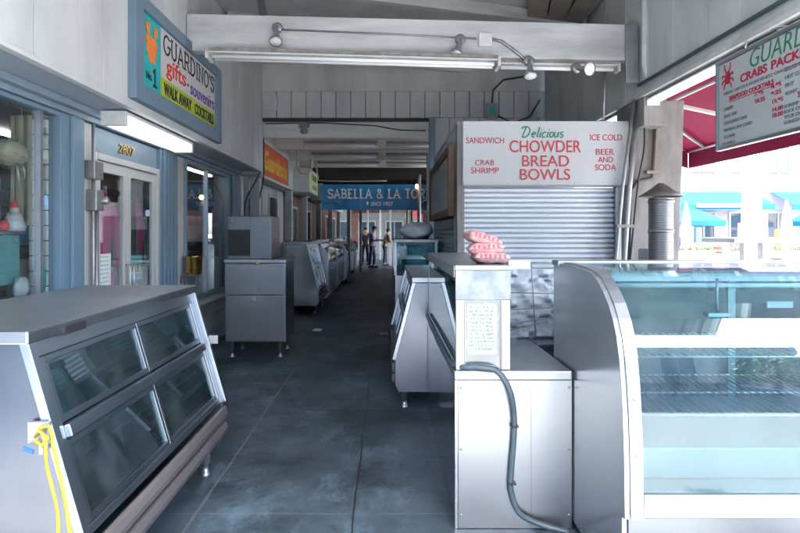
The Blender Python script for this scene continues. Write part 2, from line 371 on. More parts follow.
# ------------------------------------------------------------------ lettering
ORI = {'front': (Vector((1,0,0)), Vector((0,-1,0))), 'left': (Vector((0,1,0)), Vector((1,0,0))), 'right': (Vector((0,-1,0)), Vector((-1,0,0)))}
def lettering(name, s, org, W, H, ori, m, parent, bold=0, shear=0, th=.003, right=None):
    """a line of text filling W x H with its lower left corner at org, facing out of the sign"""
    cu = bpy.data.curves.new('t', 'FONT'); cu.body = s; cu.size = 1; cu.offset = bold; cu.shear = shear
    o = bpy.data.objects.new('t', cu); COL.objects.link(o)
    dg = bpy.context.evaluated_depsgraph_get(); dg.update()
    me = bpy.data.meshes.new_from_object(o.evaluated_get(dg))
    xs = [v.co.x for v in me.vertices]; ys = [v.co.y for v in me.vertices]
    x0, x1, y0, y1 = min(xs), max(xs), min(ys), max(ys)
    r, n = ORI[ori]; r = right or r; up = Vector((0,0,1)); org = Vector(org)
    vs = [org + r*((v.co.x-x0)/(x1-x0)*W) + up*((v.co.y-y0)/(y1-y0)*H) + n*th for v in me.vertices]
    mb = MB(); mb.add(vs, [tuple(p.vertices) for p in me.polygons])
    bpy.data.objects.remove(o); bpy.data.curves.remove(cu); bpy.data.meshes.remove(me)
    ob = P(name, mb, m, parent, weld=False)
    sd_ = ob.modifiers.new('thickness', 'SOLIDIFY'); sd_.thickness = th*.9; sd_.offset = 0
    return ob
def arc(cx, cy, rx, ry, a0, a1, n=9):
    return [(cx+rx*math.cos(R(a0+(a1-a0)*i/n)), cy+ry*math.sin(R(a0+(a1-a0)*i/n))) for i in range(n+1)]
GL = {  # width, strokes, serif spots (x, y)
 'G': (.8, [arc(.42,.5,.38,.5,50,345,14)+[(.78,.45),(.5,.45)]], [(.72,.45),(.72,.88)]),
 'U': (.84, [[(.14,1),(.14,.35)]+arc(.42,.33,.28,.33,180,360,10)[1:]+[(.70,1)]], [(.14,1),(.70,1)]),
 'A': (.82, [[(.06,0),(.41,1),(.76,0)],[(.2,.34),(.62,.34)]], [(.06,0),(.76,0)]),
 'R': (.80, [[(.14,0),(.14,1),(.42,1)]+arc(.42,.75,.26,.25,90,-90,8)[1:]+[(.14,.5)],[(.40,.48),(.72,0)]], [(.14,0),(.08,1),(.72,0)]),
 'D': (.84, [[(.14,0),(.14,1),(.34,1)]+arc(.34,.5,.40,.5,90,-90,10)[1:]+[(.12,0)]], [(.1,0),(.1,1)]),
 'I': (.34, [[(.17,0),(.17,1)]], [(.17,0),(.17,1)]),
 'N': (.84, [[(.14,0),(.14,1),(.70,0),(.70,1)]], [(.14,0),(.10,1),(.70,1)]),
 'O': (.84, [arc(.42,.5,.36,.5,90,449,18)], []),
 "'": (.22, [[(.12,1),(.09,.72)]], []),
 'S': (.68, [arc(.34,.75,.26,.25,25,270,10)+arc(.34,.25,.28,.25,90,-155,10)[1:]], [(.58,.86),(.09,.14)]),
 'B': (.74, [[(.14,0),(.14,1),(.38,1)]+arc(.38,.76,.22,.24,90,-90,8)[1:]+[(.16,.52)],[(.16,.515),(.38,.515)]+arc(.38,.26,.28,.255,90,-90,8)[1:]+[(.12,.005)]], [(.1,0),(.1,1)]),
 'E': (.68, [[(.58,1),(.14,1),(.14,0),(.62,0)],[(.14,.52),(.46,.52)]], [(.1,0),(.1,1)]),
 'L': (.64, [[(.14,1),(.14,0),(.58,0)]], [(.14,1),(.10,0)]),
 'T': (.74, [[(.04,1),(.70,1)],[(.37,1),(.37,0)]], [(.37,0)]),
 '&': (.86, [[(.80,0),(.24,.72)]+arc(.36,.82,.16,.18,190,-20,8)+[(.18,.42)]+arc(.36,.25,.27,.25,150,380,9)+[(.72,.5)]], []),
 ' ': (.40, [], []),
 'd': (.9, [[(.30,.95),(.18,.04)]+arc(.30,.5,.42,.5,-80,90,9)+arc(.2,.82,.25,.15,80,200,6)], []),
 'e': (.44, [[(.02,.26),(.34,.30)]+arc(.22,.26,.14,.24,30,320,9)], []),
 'l': (.24, [[(.14,.95),(.10,.1),(.22,.02)]], []),
 'i': (.24, [[(.12,.5),(.10,.06),(.22,.03)],[(.13,.68),(.14,.76)]], []),
 'c': (.40, [arc(.22,.25,.16,.25,45,315,9)], []),
 'o': (.44, [arc(.22,.25,.16,.25,90,440,12)], []),
 'u': (.46, [[(.04,.5),(.05,.1),(.16,0),(.32,.12),(.34,.5)],[(.34,.5),(.36,.02)]], []),
 's': (.38, [arc(.2,.37,.12,.13,40,250,6)+arc(.2,.12,.14,.13,80,-140,6)], []),
}
def ribbon(mb, pts, t, mp, dz):
    pts = [Vector(p) for p in pts]; n = len(pts); A, Bv = [], []
    for i in range(n):
        d1 = (pts[i]-pts[max(i-1,0)]); d2 = (pts[min(i+1,n-1)]-pts[i])
        if d1.length < 1e-6: d1 = d2
        if d2.length < 1e-6: d2 = d1
        d1.normalize(); d2.normalize(); d = d1+d2
        if d.length < .3: d = d2.copy()
        d.normalize(); nn = Vector((-d.y, d.x)); k = min(1/max(.35, nn.dot(Vector((-d1.y, d1.x)))), 1.8)
        A.append(pts[i]+nn*t/2*k); Bv.append(pts[i]-nn*t/2*k)
    mb.add([mp(p, dz) for p in A+Bv], [(i, i+1, n+i+1, n+i) for i in range(n-1)])
def stroke_text(name, s, org, W, H, ori, m, parent, t=.13, serif=.26, shear=0, gap=.08, right=None):
    tot = sum(GL[c][0]+gap for c in s)-gap; sx = W/tot; r, nrm = ORI[ori]; r = right or r; org = Vector(org); up = Vector((0,0,1)); mb = MB(); x = 0; k = 0
    for c in s:
        wd, st, se = GL[c]
        for pl in st:
            k += 1
            ribbon(mb, [((px+x+shear*py)*sx, py*H) for px, py in pl], t*H, lambda p, dz: org + r*p.x + up*p.y + nrm*dz, .002+.0004*(k % 5))
        if serif:
            for px, py in se:
                yy = py*H; k += 1
                ribbon(mb, [((px+x)*sx-serif*H/2, yy), ((px+x)*sx+serif*H/2, yy)], t*H*.62, lambda p, dz: org + r*p.x + up*p.y + nrm*dz, .0045+.0003*(k % 3))
        x += wd+gap
    ob = P(name, mb, m, parent, weld=False)
    q = ob.modifiers.new('thickness', 'SOLIDIFY'); q.thickness = .0015; q.offset = 0
    return ob
def scribble(mb, org, r, nrm, W, H, rnd, t=.004):
    """tiny unreadable handwriting: short strokes in a row"""
    x = 0
    while x < W:
        h = H*rnd.uniform(.45, 1); wd = H*rnd.uniform(.35, .8)
        a = Vector(org)+r*x; b_ = a + r*wd*.3 + Vector((0,0,1))*h
        pts = [a+Vector((0,0,1))*h*rnd.random(), b_, a+r*wd*.7+Vector((0,0,1))*h*rnd.random()*.4]
        for p, q in zip(pts, pts[1:]):
            if (q-p).length > 1e-4: mb.beam(p+nrm*.002, q+nrm*.002, t, .0015, up=nrm)
        x += wd+H*rnd.choice((.15,.2,.7))

# ================================================================== SETTING
P('ground', B(-400, 400, -400, 600, -.3, 0), M['pavement'], kind='structure')
P('street', B(6.5, 300, 10.5, 19, .0, .006), M['asphalt'], kind='structure')
P('street_crossing', B(-60, 60, -16, -7, .0, .006), M['asphalt'], kind='structure')
fl = MB().add([(-2.4,1.25,.012),(2.95,1.25,.012),(2.95,31,.012),(-2.4,31,.012),(-2.4,1.25,.001),(2.95,1.25,.001),(2.95,31,.001),(-2.4,31,.001)],
              [(0,1,2,3),(4,7,6,5),(0,4,5,1),(1,5,6,2),(2,6,7,3),(3,7,4,0)])
me_f = P('arcade_floor', fl, M['floor'], kind='structure')
for v in me_f.data.vertices: v.co += Vector(me_f.location)
me_f.location = (0,0,0)

# ------------------------------------------------------------------ left shop building
def boards(mb, axis, a, b, pitch, z0, z1, d0, d1, gap=.006, jitter=0, rnd=random.Random(3)):
    x = a
    while x < b-.01:
        e = min(x+pitch*(1+rnd.uniform(-jitter, jitter)), b); j = rnd.uniform(0, .0025)
        if axis == 'y': mb.box(d0, d1+j if d1 > d0 else d1-j, x+gap/2, e-gap/2, z0, z1)
        else: mb.box(x+gap/2, e-gap/2, d0, d1-j, z0, z1)
        x = e
    return mb
shop = T('gift_shop', 'blue-trimmed gift and souvenir shop with white board fascia along the left side', 'shop', (-2.3, 3.7, 0))
P('fascia', boards(MB(), 'y', -1.0, 8.5, .36, 2.405, 4.3, -1.93, -1.90, jitter=.25), M['grey_board'], shop, bevel=.003)
P('fascia_backing', B(-1.99, -1.935, -1.0, 8.5, 2.40, 4.3), M['mid_grey'], shop)
P('fascia_trim', B(-1.94, -1.885, -1.0, 8.5, 2.372, 2.402), M['grey_board'], shop, bevel=.004)
P('soffit', B(-2.36, -1.945, -1.0, 8.5, 2.385, 2.398), M['soffit'], shop)
wl = MB()
wl.box(-2.42, -2.28, -1.0, 3.90, 2.30, 2.384)
wl.box(-2.42, -2.28, 3.905, 8.5, 2.30, 2.384)
wl.box(-2.42, -2.30, -1.0, 3.9, 0, .90)
wl.box(-2.42, -2.30, 6.3, 8.02, 0, .60)
P('wall_band', wl, M['blue'], shop, bevel=.004)
P('base_cladding', MB().box(-2.298, -2.285, 6.16, 8.02, .02, .20).box(-2.298, -2.282, 6.16, 8.02, .205, .40).box(-2.298, -2.279, 6.16, 8.02, .405, .60), M['mid_grey'], shop, bevel=.004)
P('window_sill', B(-2.36, -2.17, 6.2, 8.05, .602, .645), M['grey_board'], shop, bevel=.004)
P('cornice', MB().box(-2.279, -2.20, -1, 8.5, 2.335, 2.383).box(-2.279, -2.245, -1, 8.5, 2.295, 2.334), M['blue_pale'], shop, bevel=.004)
pil = MB().box(-2.42, -2.262, 3.915, 4.19, 0, 2.292); pil.box(-2.261, -2.235, 3.99, 4.12, .02, 2.29)
P('pilaster', pil, M['blue'], shop, bevel=.005)
pil = MB().box(-2.42, -2.262, 5.60, 6.02, 0, 2.292)
for k in range(4): pil.box(-2.261, -2.235, 5.64+k*.095, 5.70+k*.095, .02, 2.29)
P('pilaster', pil, M['blue'], shop, bevel=.005)
P('pilaster', MB().box(-2.42, -2.262, 8.03, 8.5, 0, 2.292).box(-2.261, -2.235, 8.12, 8.36, .02, 2.29), M['blue'], shop, bevel=.005)
P('wall_strip', MB().box(-2.42, -2.29, 4.195, 4.355, 0, 2.29), M['white_paint'], shop)
P('wall_strip', MB().box(-2.42, -2.29, 6.025, 6.295, 0, 2.29), M['grey_board'], shop)
# window one (near) and its frame
def window(par, y0, y1, z0, z1, frame_m, glass_m, mull=(), fw=.06):
    f = MB().box(-2.34, -2.262, y0, y0+fw, z0, z1).box(-2.34, -2.262, y1-fw, y1, z0, z1)
    f.box(-2.34, -2.264, y0+fw, y1-fw, z1-fw, z1).box(-2.34, -2.264, y0+fw, y1-fw, z0, z0+fw)
    fo = P('window', f, frame_m, par, bevel=.004)
    if mull:
        for y in mull: P('mullion', B(-2.325, -2.28, y-.014, y+.014, z0+fw, z1-fw), M['alu'], fo)
    P('pane', B(-2.312, -2.306, y0+fw, y1-fw, z0+fw, z1-fw), glass_m, fo)
    return fo
window(shop, .2, 3.91, .90, 2.29, M['blue'], M['glass_clear'], mull=(1.9, 3.70), fw=.03)
window(shop, 6.3, 8.02, .645, 2.29, M['blue_pale'], M['glass_clear'], mull=(7.12,), fw=.05)
# doorway: transom with number and two glazed doors
P('transom', MB().box(-2.36, -2.30, 4.36, 5.595, 2.09, 2.29), M['blue_pale'], shop, bevel=.004)
tr = P('door_frame', MB().box(-2.34, -2.27, 4.36, 4.40, 0, 2.085).box(-2.34, -2.27, 5.54, 5.595, 0, 2.085).box(-2.34, -2.268, 4.402, 5.538, 2.03, 2.083), M['white_paint'], shop, bevel=.004)
lettering('house_number', '2807', (-2.299, 4.78, 2.135), .30, .085, 'left', M['ink'], shop, bold=.02, shear=.15)
lettering('house_number_gilding', '2807', (-2.296, 4.787, 2.140), .30, .080, 'left', M['gold'], shop, bold=-.005, shear=.15)
def door(y0, y1, hside):
    f = MB().box(-2.325, -2.285, y0, y0+.065, .02, 2.025).box(-2.325, -2.285, y1-.065, y1, .02, 2.025)
    f.box(-2.325, -2.287, y0+.066, y1-.066, 1.94, 2.025).box(-2.325, -2.287, y0+.066, y1-.066, .02, .25)
    d = P('door', f, M['white_paint'], shop, bevel=.004)
    P('pane', B(-2.308, -2.302, y0+.066, y1-.066, .25, 1.94), M['glass_clear'], d)
    yy = y1-.035 if hside > 0 else y0+.035
    P('handle', MB().tube([(-2.284,yy,.92),(-2.245,yy,.93),(-2.245,yy,1.16),(-2.284,yy,1.17)], .009, 8), M['alu'], d)
    return d
d1 = door(4.402, 4.93, 1); d2 = door(4.935, 5.538, -1)
P('notice', B(-2.3005, -2.2985, 4.42, 4.66, 1.02, 1.28), M['paper'], d1)
mb = MB(); rr = random.Random(2)
for k in range(7): scribble(mb, (-2.298, 4.44, 1.25-.034*k), Vector((0,1,0)), Vector((1,0,0)), .19, .013, rr, .002)
P('notice_writing', mb, M['teal'], d1)
# shell behind the shop front
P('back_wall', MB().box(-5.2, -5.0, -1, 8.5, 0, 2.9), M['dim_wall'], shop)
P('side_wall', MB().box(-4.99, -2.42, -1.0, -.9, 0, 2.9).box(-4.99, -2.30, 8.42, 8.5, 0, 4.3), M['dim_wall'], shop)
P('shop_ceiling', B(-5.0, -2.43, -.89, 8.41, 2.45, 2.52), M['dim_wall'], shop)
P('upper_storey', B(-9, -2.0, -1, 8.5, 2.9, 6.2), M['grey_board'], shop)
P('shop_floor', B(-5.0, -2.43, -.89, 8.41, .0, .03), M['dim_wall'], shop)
mb = MB()
for y in (.3, 5.2): mb.box(-3.75, -3.65, y-.7, y+.7, 2.40, 2.44)
mb.box(-2.60, -2.56, 6.5, 8.2, 2.27, 2.30)
P('ceiling_tubes', mb, M['tube_in'], shop)
# partition between the two displays, brick-like slat board
sb = MB()
z = .98
while z < 2.2: sb.box(-2.47, -2.345, 3.86, 3.885, z, z+.098); z += .105
slat = T('slat_wall', 'off-white slat board standing inside the shop window beside the chrome mullion', 'display panel', (-2.4, 3.88, .92))
P('slat_boards', sb, M['slat'], slat, bevel=.004); P('backing', B(-2.48, -2.34, 3.887, 3.90, .92, 2.25), M['brown_wood'], slat)

# things in the near window
P('window_counter', B(-3.0, -2.345, .3, 3.84, .90, 1.02), M['brown_shelf'], label='wooden display ledge inside the near shop window', cat='ledge')
tb = T('display_cabinet', 'teal painted cabinet with riveted corners in the near shop window', 'cabinet', (-2.6, 3.5, 1.02))
P('cabinet_body', B(-2.85, -2.45, 3.05, 3.74, 1.11, 1.44), M['teal_box'], tb, bevel=.01)
mb = MB()
for yy in (3.10, 3.69):
    for zz in (1.15, 1.40): mb.lathe([(.012,0),(.012,.004),(.0,.006)], (-2.449, yy, zz), (1,0,0), 8)
P('rivet', mb, M['gold'], tb); P('cabinet_top', B(-2.87, -2.43, 3.03, 3.76, 1.442, 1.46), M['dark_steel'], tb, bevel=.003)
P('cabinet_leg', MB().box(-2.84,-2.80,3.07,3.11,1.021,1.109).box(-2.50,-2.46,3.07,3.11,1.021,1.109).box(-2.84,-2.80,3.68,3.72,1.021,1.109).box(-2.50,-2.46,3.68,3.72,1.021,1.109), M['dark_steel'], tb)
def figurine(x, y, z, lab, cream=True):
    t = T('figurine', lab, 'figurine', (x, y, z))
    P('body', MB().lathe([(0,0),(.062,0),(.068,.03),(.05,.09),(.03,.125),(0,.125)], (x,y,z)).blob((x,y,z+.14), (.028,.028,.03), 5, .08), M['sign_white'], t)
    P('hat', MB().lathe([(.030,0),(.026,.015),(.010,.04),(.001,.055)], (x,y,z+.155)), M['scarlet'], t)
    P('scarf', MB().lathe([(.036,0),(.043,.010),(.036,.020)], (x,y,z+.105)), M['cream'], t)
figurine(-2.45, 3.68, 1.461, 'cream santa figurine with white hat on the teal cabinet in the shop window')
P('ornament', MB().blob((-2.45,3.58,1.495), (.032,.032,.035), 8, .06), M['scarlet'], label='small red round ornament beside the santa figurine in the window', cat='ornament')
pf = T('puffer_fish_lamp', 'beige dried puffer fish with spines hanging in the near shop window', 'puffer fish', (-2.45, 3.64, 1.80))
mb = MB().blob((-2.45,3.64,1.97), (.09,.14,.085), 3, .06).lathe([(.03,0),(.018,.05),(.045,.1)], (-2.45,3.51,1.97), (0,-1,0), 8)
P('body', mb, M['cream'], pf)
mb = MB(); rr = random.Random(5)
for k in range(60):
    d = Vector((rr.gauss(0,1), rr.gauss(0,1), rr.gauss(0,1))).normalized(); p = Vector((-2.45,3.64,1.97))+Vector((d.x*.09,d.y*.14,d.z*.085))
    mb.tube([p, p+d*.03], [.003,.0008], 4)
P('spines', mb, M['cream'], pf); P('string', MB().tube([(-2.45,3.64,2.01),(-2.45,3.64,2.40)], .002, 5), M['ink'], pf)
dc = T('shell_mobile', 'white shell mobile dangling in the shop window beside the puffer fish', 'mobile', (-2.42, 3.72, 1.7))
mb = MB()
for k, (dy, zz) in enumerate(((0,2.0),(.02,1.92),(.05,1.98),(.04,1.86),(-.02,1.83))): mb.tube([(-2.42,3.68+dy,zz+.06),(-2.415,3.685+dy,zz),(-2.42,3.70+dy,zz-.05)], [.004,.010,.002], 6)
P('shell', mb, M['sign_white'], dc); P('string', MB().tube([(-2.42,3.71,1.9),(-2.42,3.71,2.39)], .0015, 5), M['sign_white'], dc)
P('curtain', MB().strip('z', [(-2.56+.02*i, 3.81+.012*math.sin(i*1.9)) for i in range(8)], 1.5, 2.25, .006), M['cream'], label='cream curtain panel hanging at the side of the near shop window', cat='curtain')
rk = T('wall_shelving', 'dark stocked shelving along the back of the near shop display', 'shelving', (-3.6, 2.6, .03))
mb = MB()
for zz in (.5, .85, 1.2, 1.55, 1.9): mb.box(-3.8, -3.4, 1.0, 4.1, zz, zz+.025)
for yy in (1.0, 2.5, 4.07): mb.box(-3.82, -3.4, yy, yy+.03, .031, 2.25)
mb.box(-3.84, -3.821, 1.0, 4.1, .031, 2.3)
P('shelf', mb, M['dark_wood'], rk)
rr = random.Random(11)
goods = [('souvenir_box','box')]
cols = [M[k] for k in ('teal','cream','scarlet','sign_white','purple','yellow','blue','black')]
for i in range(8):
    mb = MB()
    for zz in (.525, .875, 1.225, 1.575, 1.925):
        for q in range(3):
            yy = 1.1+rr.random()*2.8; h = rr.uniform(.08,.24); ww = rr.uniform(.05,.12)
            mb.box(-3.7+rr.random()*.1, -3.5+rr.random()*.08, yy, yy+ww, zz+.001+i*.0005, zz+h)
    P('stock', mb, cols[i], rk)
for k, (y, c, l) in enumerate(((3.79,'teal','crumpled turquoise bag at the foot of the slat board in the window'),)):
    P('plastic_bag', MB().blob((-2.36, 3.80, 1.14), (.035,.04,.11), 9, .25), M[c], label=l, cat='bag')
P('white_shell', MB().blob((-2.38,3.64,1.09), (.04,.06,.07), 12, .22), M['sign_white'], label='white lumpy shell on the ledge inside the near shop window', cat='shell')

# things behind the doors
dr = T('dress_display', 'hot pink jacket and trousers hanging just inside the left glass door', 'clothes', (-2.52, 4.93, .05))
P('jacket', MB().prism('x', [(4.78,1.16),(4.77,1.60),(4.80,1.72),(4.87,1.80),(4.90,1.84),(4.96,1.84),(5.0,1.79),(5.06,1.70),(5.08,1.60),(5.07,1.16)], -2.56, -2.49), M['pink_cloth'], dr, bevel=.02)
P('sleeve', MB().tube([(-2.50,5.06,1.70),(-2.47,5.12,1.45),(-2.46,5.13,1.15)], [.045,.042,.036], 8), M['pink_cloth'], dr)
P('sleeve', MB().tube([(-2.50,4.80,1.70),(-2.47,4.75,1.45),(-2.46,4.74,1.15)], [.045,.042,.036], 8), M['pink_cloth'], dr)
P('trousers', MB().tube([(-2.53,4.86,1.14),(-2.52,4.84,.5)], [.08,.06], 10).tube([(-2.53,5.0,1.14),(-2.52,5.02,.5)], [.08,.06], 10), M['pink_cloth'], dr)
P('hanger_stand', MB().tube([(-2.60,4.93,.03),(-2.60,4.93,1.9)], .012, 8), M['alu'], dr)
sc = T('scarf_stand', 'magenta and tan scarves on a stand behind the right glass door', 'scarf stand', (-2.6, 5.4, .03))
P('pole', MB().tube([(-2.56,5.75,.03),(-2.56,5.75,1.85)], .012, 8), M['alu'], sc)
P('magenta_scarf', MB().tube([(-2.52,5.66,1.75),(-2.49,5.68,1.45),(-2.51,5.69,1.25)], [.03,.04,.02], 8), M['pink_cloth'], sc)
P('tan_scarf', MB().tube([(-2.51,5.80,1.72),(-2.48,5.82,1.3),(-2.47,5.81,.95),(-2.49,5.83,.75)], [.02,.045,.05,.03], 8), M['brown_shelf'], sc)
pl = T('plate_sign', 'blue and white number plate with black characters in the right glass door', 'plate', (-2.45, 5.16, .95))
P('plate', B(-2.412, -2.402, 5.24, 5.50, 1.0, 1.24), M['teal'], pl, bevel=.005)
P('plate_face', B(-2.401, -2.397, 5.25, 5.49, 1.06, 1.17), M['pale_yellow'], pl)
lettering('lettering', 'OUR B', (-2.3965, 5.265, 1.07), .21, .09, 'left', M['ink'], pl, bold=.03)
P('easel', MB().tube([(-2.42,5.30,.82),(-2.41,5.36,1.02)], .006, 6).tube([(-2.42,5.42,.82),(-2.41,5.36,1.02)], .006, 6).box(-2.55,-2.38,5.2,5.50,.6,.82), M['white_paint'], pl)
sh = T('stock_rack', 'chrome rack stacked with pale folded goods deep inside the doors', 'rack', (-3.3, 5.0, .03))
mb = MB()
for zz in (.6, 1.0, 1.35, 1.7): mb.box(-3.6, -3.0, 4.3, 6.0, zz, zz+.02)
for yy in (4.3, 5.15, 5.97):
    for xx in (-3.6, -3.03): mb.box(xx, xx+.03, yy, yy+.03, .031, 1.95)
P('rack_frame', mb, M['alu'], sh)
rr = random.Random(4)
for nm, c in (('folded_shirts','sign_white'), ('folded_jeans','blue'), ('folded_towels','banner')):
    mb = MB()
    for zz in (.62, 1.02, 1.37, 1.72):
        for q in range(3): yy = 4.35+rr.random()*1.45; mb.box(-3.4, -3.06-rr.random()*.1, yy, yy+.16, zz+.001+rr.random()*.003, zz+rr.uniform(.08,.22))
    P(nm, mb, M[c], sh)

# things in the second window
wc = T('window_shelf_unit', 'two-tier shelf unit with white lower panels in the far shop window', 'shelf unit', (-2.6, 7.1, .646))
P('lower_panel', MB().box(-2.9, -2.40, 6.42, 7.38, .65, 1.10).box(-2.9, -2.40, 7.46, 8.35, .65, 1.10), M['sign_white'], wc, bevel=.005)
P('upper_shelf', B(-2.8, -2.38, 6.42, 8.35, 1.55, 1.57), M['alu'], wc)
P('middle_panel', B(-2.86, -2.84, 6.42, 8.35, 1.11, 1.54), M['void'], wc)
P('upper_panel', B(-2.46, -2.42, 6.45, 7.4, 1.34, 1.54), M['slat'], wc)
mb = MB(); rr = random.Random(6)
for k in range(12): mb.blob((-2.6, 6.7+.13*k, 1.22+.05*rr.random()), (.05,.05,.09), k, .25)
P('carved_masks', mb, M['brown_wood'], wc)
for i, y in enumerate((6.95, 7.2, 7.45)):
    m_ = T('mug', ['white mug nearest the door on the far window shelf','white mug in the middle of the far window shelf','white mug beside the chrome mullion on the far window shelf'][i], 'mug', (-2.5,y,1.571), group='white mugs in the far shop window')
    P('cup', MB().lathe([(.0,0),(.04,0),(.045,.10),(.040,.10),(.035,.01),(0,.01)], (-2.5,y,1.571)), M['sign_white'], m_)
    P('handle', MB().tube([(-2.5,y+.043,1.59),(-2.5,y+.07,1.61),(-2.5,y+.07,1.63),(-2.5,y+.043,1.655)], .006, 6), M['sign_white'], m_)
pot = T('brass_pot', 'round hammered brass pot in the far shop window', 'pot', (-2.15, 6.24, .98))
P('pot', MB().lathe([(0,0),(.075,0),(.085,.02),(.09,.19),(.098,.2),(.094,.205),(.084,.19),(.078,.02)], (-2.15, 6.24, .99), n=28), M['brass'], pot)
P('bracket', MB().box(-2.258, -2.10, 6.18, 6.30, .975, .989).box(-2.262, -2.25, 6.18, 6.30, .90, .974), M['dark_steel'], pot)
bl = T('window_bulb', 'small warm lit bulb hanging in the far shop window', 'bulb', (-2.6, 7.9-.05, 1.95))
P('bulb', MB().blob((-2.5,7.55,1.93), (.03,.03,.035), 1, 0), M['bulb'], bl); P('cord', MB().tube([(-2.5,7.55,1.96),(-2.5,7.55,2.44)], .003, 5), M['ink'], bl)
P('blue_coat', MB().blob((-2.5,7.62,1.70), (.06,.09,.20), 6, .12), M['blue'], label='blue garment hanging in the far shop window beside the lit bulb', cat='garment')

# meter boxes and conduit
eb = T('electric_box', 'grey electric meter boxes and conduit on the white strip beside the door', 'meter box', (-2.26, 4.27, 0))
P('upper_box', B(-2.288, -2.20, 4.215, 4.35, 1.86, 2.0), M['galv'], eb, bevel=.006)
P('lower_box', MB().box(-2.288, -2.205, 4.25, 4.37, 1.62, 1.78).lathe([(.03,0),(.03,.03),(.02,.045),(0,.05)], (-2.204,4.345,1.70), (1,0,0)), M['galv'], eb, bevel=.006)
P('conduit', MB().tube([(-2.25,4.29,2.29),(-2.25,4.29,.02)], .013, 8).tube([(-2.25,4.34,1.62),(-2.25,4.34,.02)], .016, 8), M['galv'], eb)

# shop sign on the fascia
sg = T('shop_sign', 'slate-framed shop sign with orange crab, gifts and souvenirs lettering on the left fascia', 'sign', (-1.88, 5.15, 2.44))
mb = MB().box(-1.899, -1.835, 4.10, 4.235, 2.44, 3.25).box(-1.899, -1.835, 6.06, 6.22, 2.44, 3.25)
mb.box(-1.899, -1.837, 4.236, 6.059, 2.44, 2.575).box(-1.899, -1.837, 4.236, 6.059, 3.15, 3.25).box(-1.899, -1.87, 4.236, 6.059, 2.576, 3.149)
P('frame', mb, M['sign_blue'], sg, bevel=.005)
P('white_panel', B(-1.869, -1.862, 4.61, 6.055, 2.74, 3.147), M['sign_white'], sg)
P('lime_panel', B(-1.869, -1.862, 4.61, 6.055, 2.578, 2.739), M['lime'], sg)
P('turquoise_panel', B(-1.869, -1.862, 4.238, 4.609, 2.578, 3.147), M['teal'], sg)
stroke_text('shop_name', "GUARDINO'S", (-1.862, 4.66, 2.955), 1.36, .155, 'left', M['ink'], sg, t=.13, serif=.30)
lettering('gifts_word', 'gifts', (-1.862, 4.72, 2.75), .46, .19, 'left', M['scarlet'], sg, bold=.01)
lettering('souvenirs_word', 'souvenirs', (-1.862, 5.30, 2.765), .72, .12, 'left', M['purple'], sg, bold=.012)
P('bullet', MB().lathe([(.014,0),(.014,.003),(0,.003)], (-1.861,5.235,2.83), (1,0,0), 12), M['ink'], sg)
lettering('walk_away_words', 'WALK AWAY', (-1.862, 4.67, 2.605), .66, .105, 'left', M['ink'], sg, bold=.025)
lettering('cocktails_word', 'COCKTAILS', (-1.862, 5.42, 2.605), .58, .105, 'left', M['ink'], sg, bold=.025)
lettering('number_word', 'No.', (-1.862, 4.33, 2.65), .10, .06, 'left', M['ink'], sg, bold=.02)
P('number_one', MB().prism('x', [(4.455,2.61),(4.53,2.61),(4.53,2.632),(4.506,2.632),(4.506,2.765),(4.484,2.765),(4.452,2.735),(4.462,2.717),(4.480,2.732),(4.480,2.632),(4.455,2.632)], -1.8615, -1.859), M['ink'], sg)
# crab emblem
mb = MB(); cyy, czz = 4.42, 2.94
body = [(-.10,.04),(-.09,-.02),(-.05,-.10),(-.01,-.16),(.03,-.13),(.06,-.15),(.08,-.06),(.105,.02),(.07,.06),(0,.045),(-.06,.065)]
mb.prism('x', [(cyy+a, czz+b) for a, b in body], -1.8615, -1.858)
for sgn in (-1, 1):
    c_ = [(sgn*.05,.06),(sgn*.09,.07),(sgn*.115,.12),(sgn*.09,.165),(sgn*.075,.12),(sgn*.05,.155),(sgn*.04,.11)]
    mb.prism('x', [(cyy+a, czz+b) for a, b in c_], -1.8575, -1.8545)
    for q in range(3): mb.beam((-1.8565, cyy+sgn*.08, czz-.01-.035*q), (-1.8565, cyy+sgn*(.125-.01*q), czz+.02-.045*q), .010, .003, up=(1,0,0))
P('crab_emblem', mb, M['orange'], sg)

# lamp under the soffit
lf = T('soffit_lamp', 'lit white fluorescent box lamp under the soffit above the shop doors', 'lamp', (-2.05, 4.9, 2.3))
P('housing', MB().box(-2.16, -1.97, 4.22, 4.26, 2.262, 2.372).box(-2.16, -1.97, 5.66, 5.70, 2.262, 2.372).box(-2.16, -1.97, 4.262, 5.658, 2.345, 2.3715), M['fixture'], lf, bevel=.004)
P('diffuser', B(-2.155, -1.975, 4.262, 5.658, 2.265, 2.344), M['tube'], lf, bevel=.02)

# ------------------------------------------------------------------ roof, beams and right upper wall
roof = T('arcade_roof', 'grey timber roof sheltering the walkway with slanting rafters', 'roof', (.2, 4, 3.9))
P('roof_boards', B(-1.9, 3.1, -.8, 8.7, 4.02, 4.12), M['grey_board'], roof)
for k in range(9):
    y = -1.2+1.1*k
    P('rafter', MB().beam((-1.85, max(-.35, y), 3.95), (2.35, max(-.5, y)+1.26, 3.95), .09, .13), M['grey_beam'], roof)
mb = MB()
for k in range(3): mb.beam((1.5+.28*k, 5.5, 3.93), (2.2+.1*k, 8.4, 3.93), .22, .03)
P('plank', mb, M['plank'], roof)
P('strut', MB().beam((-1.2, 5.62, 3.40), (-1.35, 5.9, 4.01), .06, .05), M['galv'], roof)
rw = T('upper_wall', 'grey-green boarded upper wall above the stalls on the right side', 'wall', (2.4, 3.8, 2.76))
P('wall_boards', boards(MB(), 'y', -.8, 8.45, .42, 2.76, 4.0, 2.44, 2.38, jitter=.3), M['grey_wall'], rw, bevel=.003)
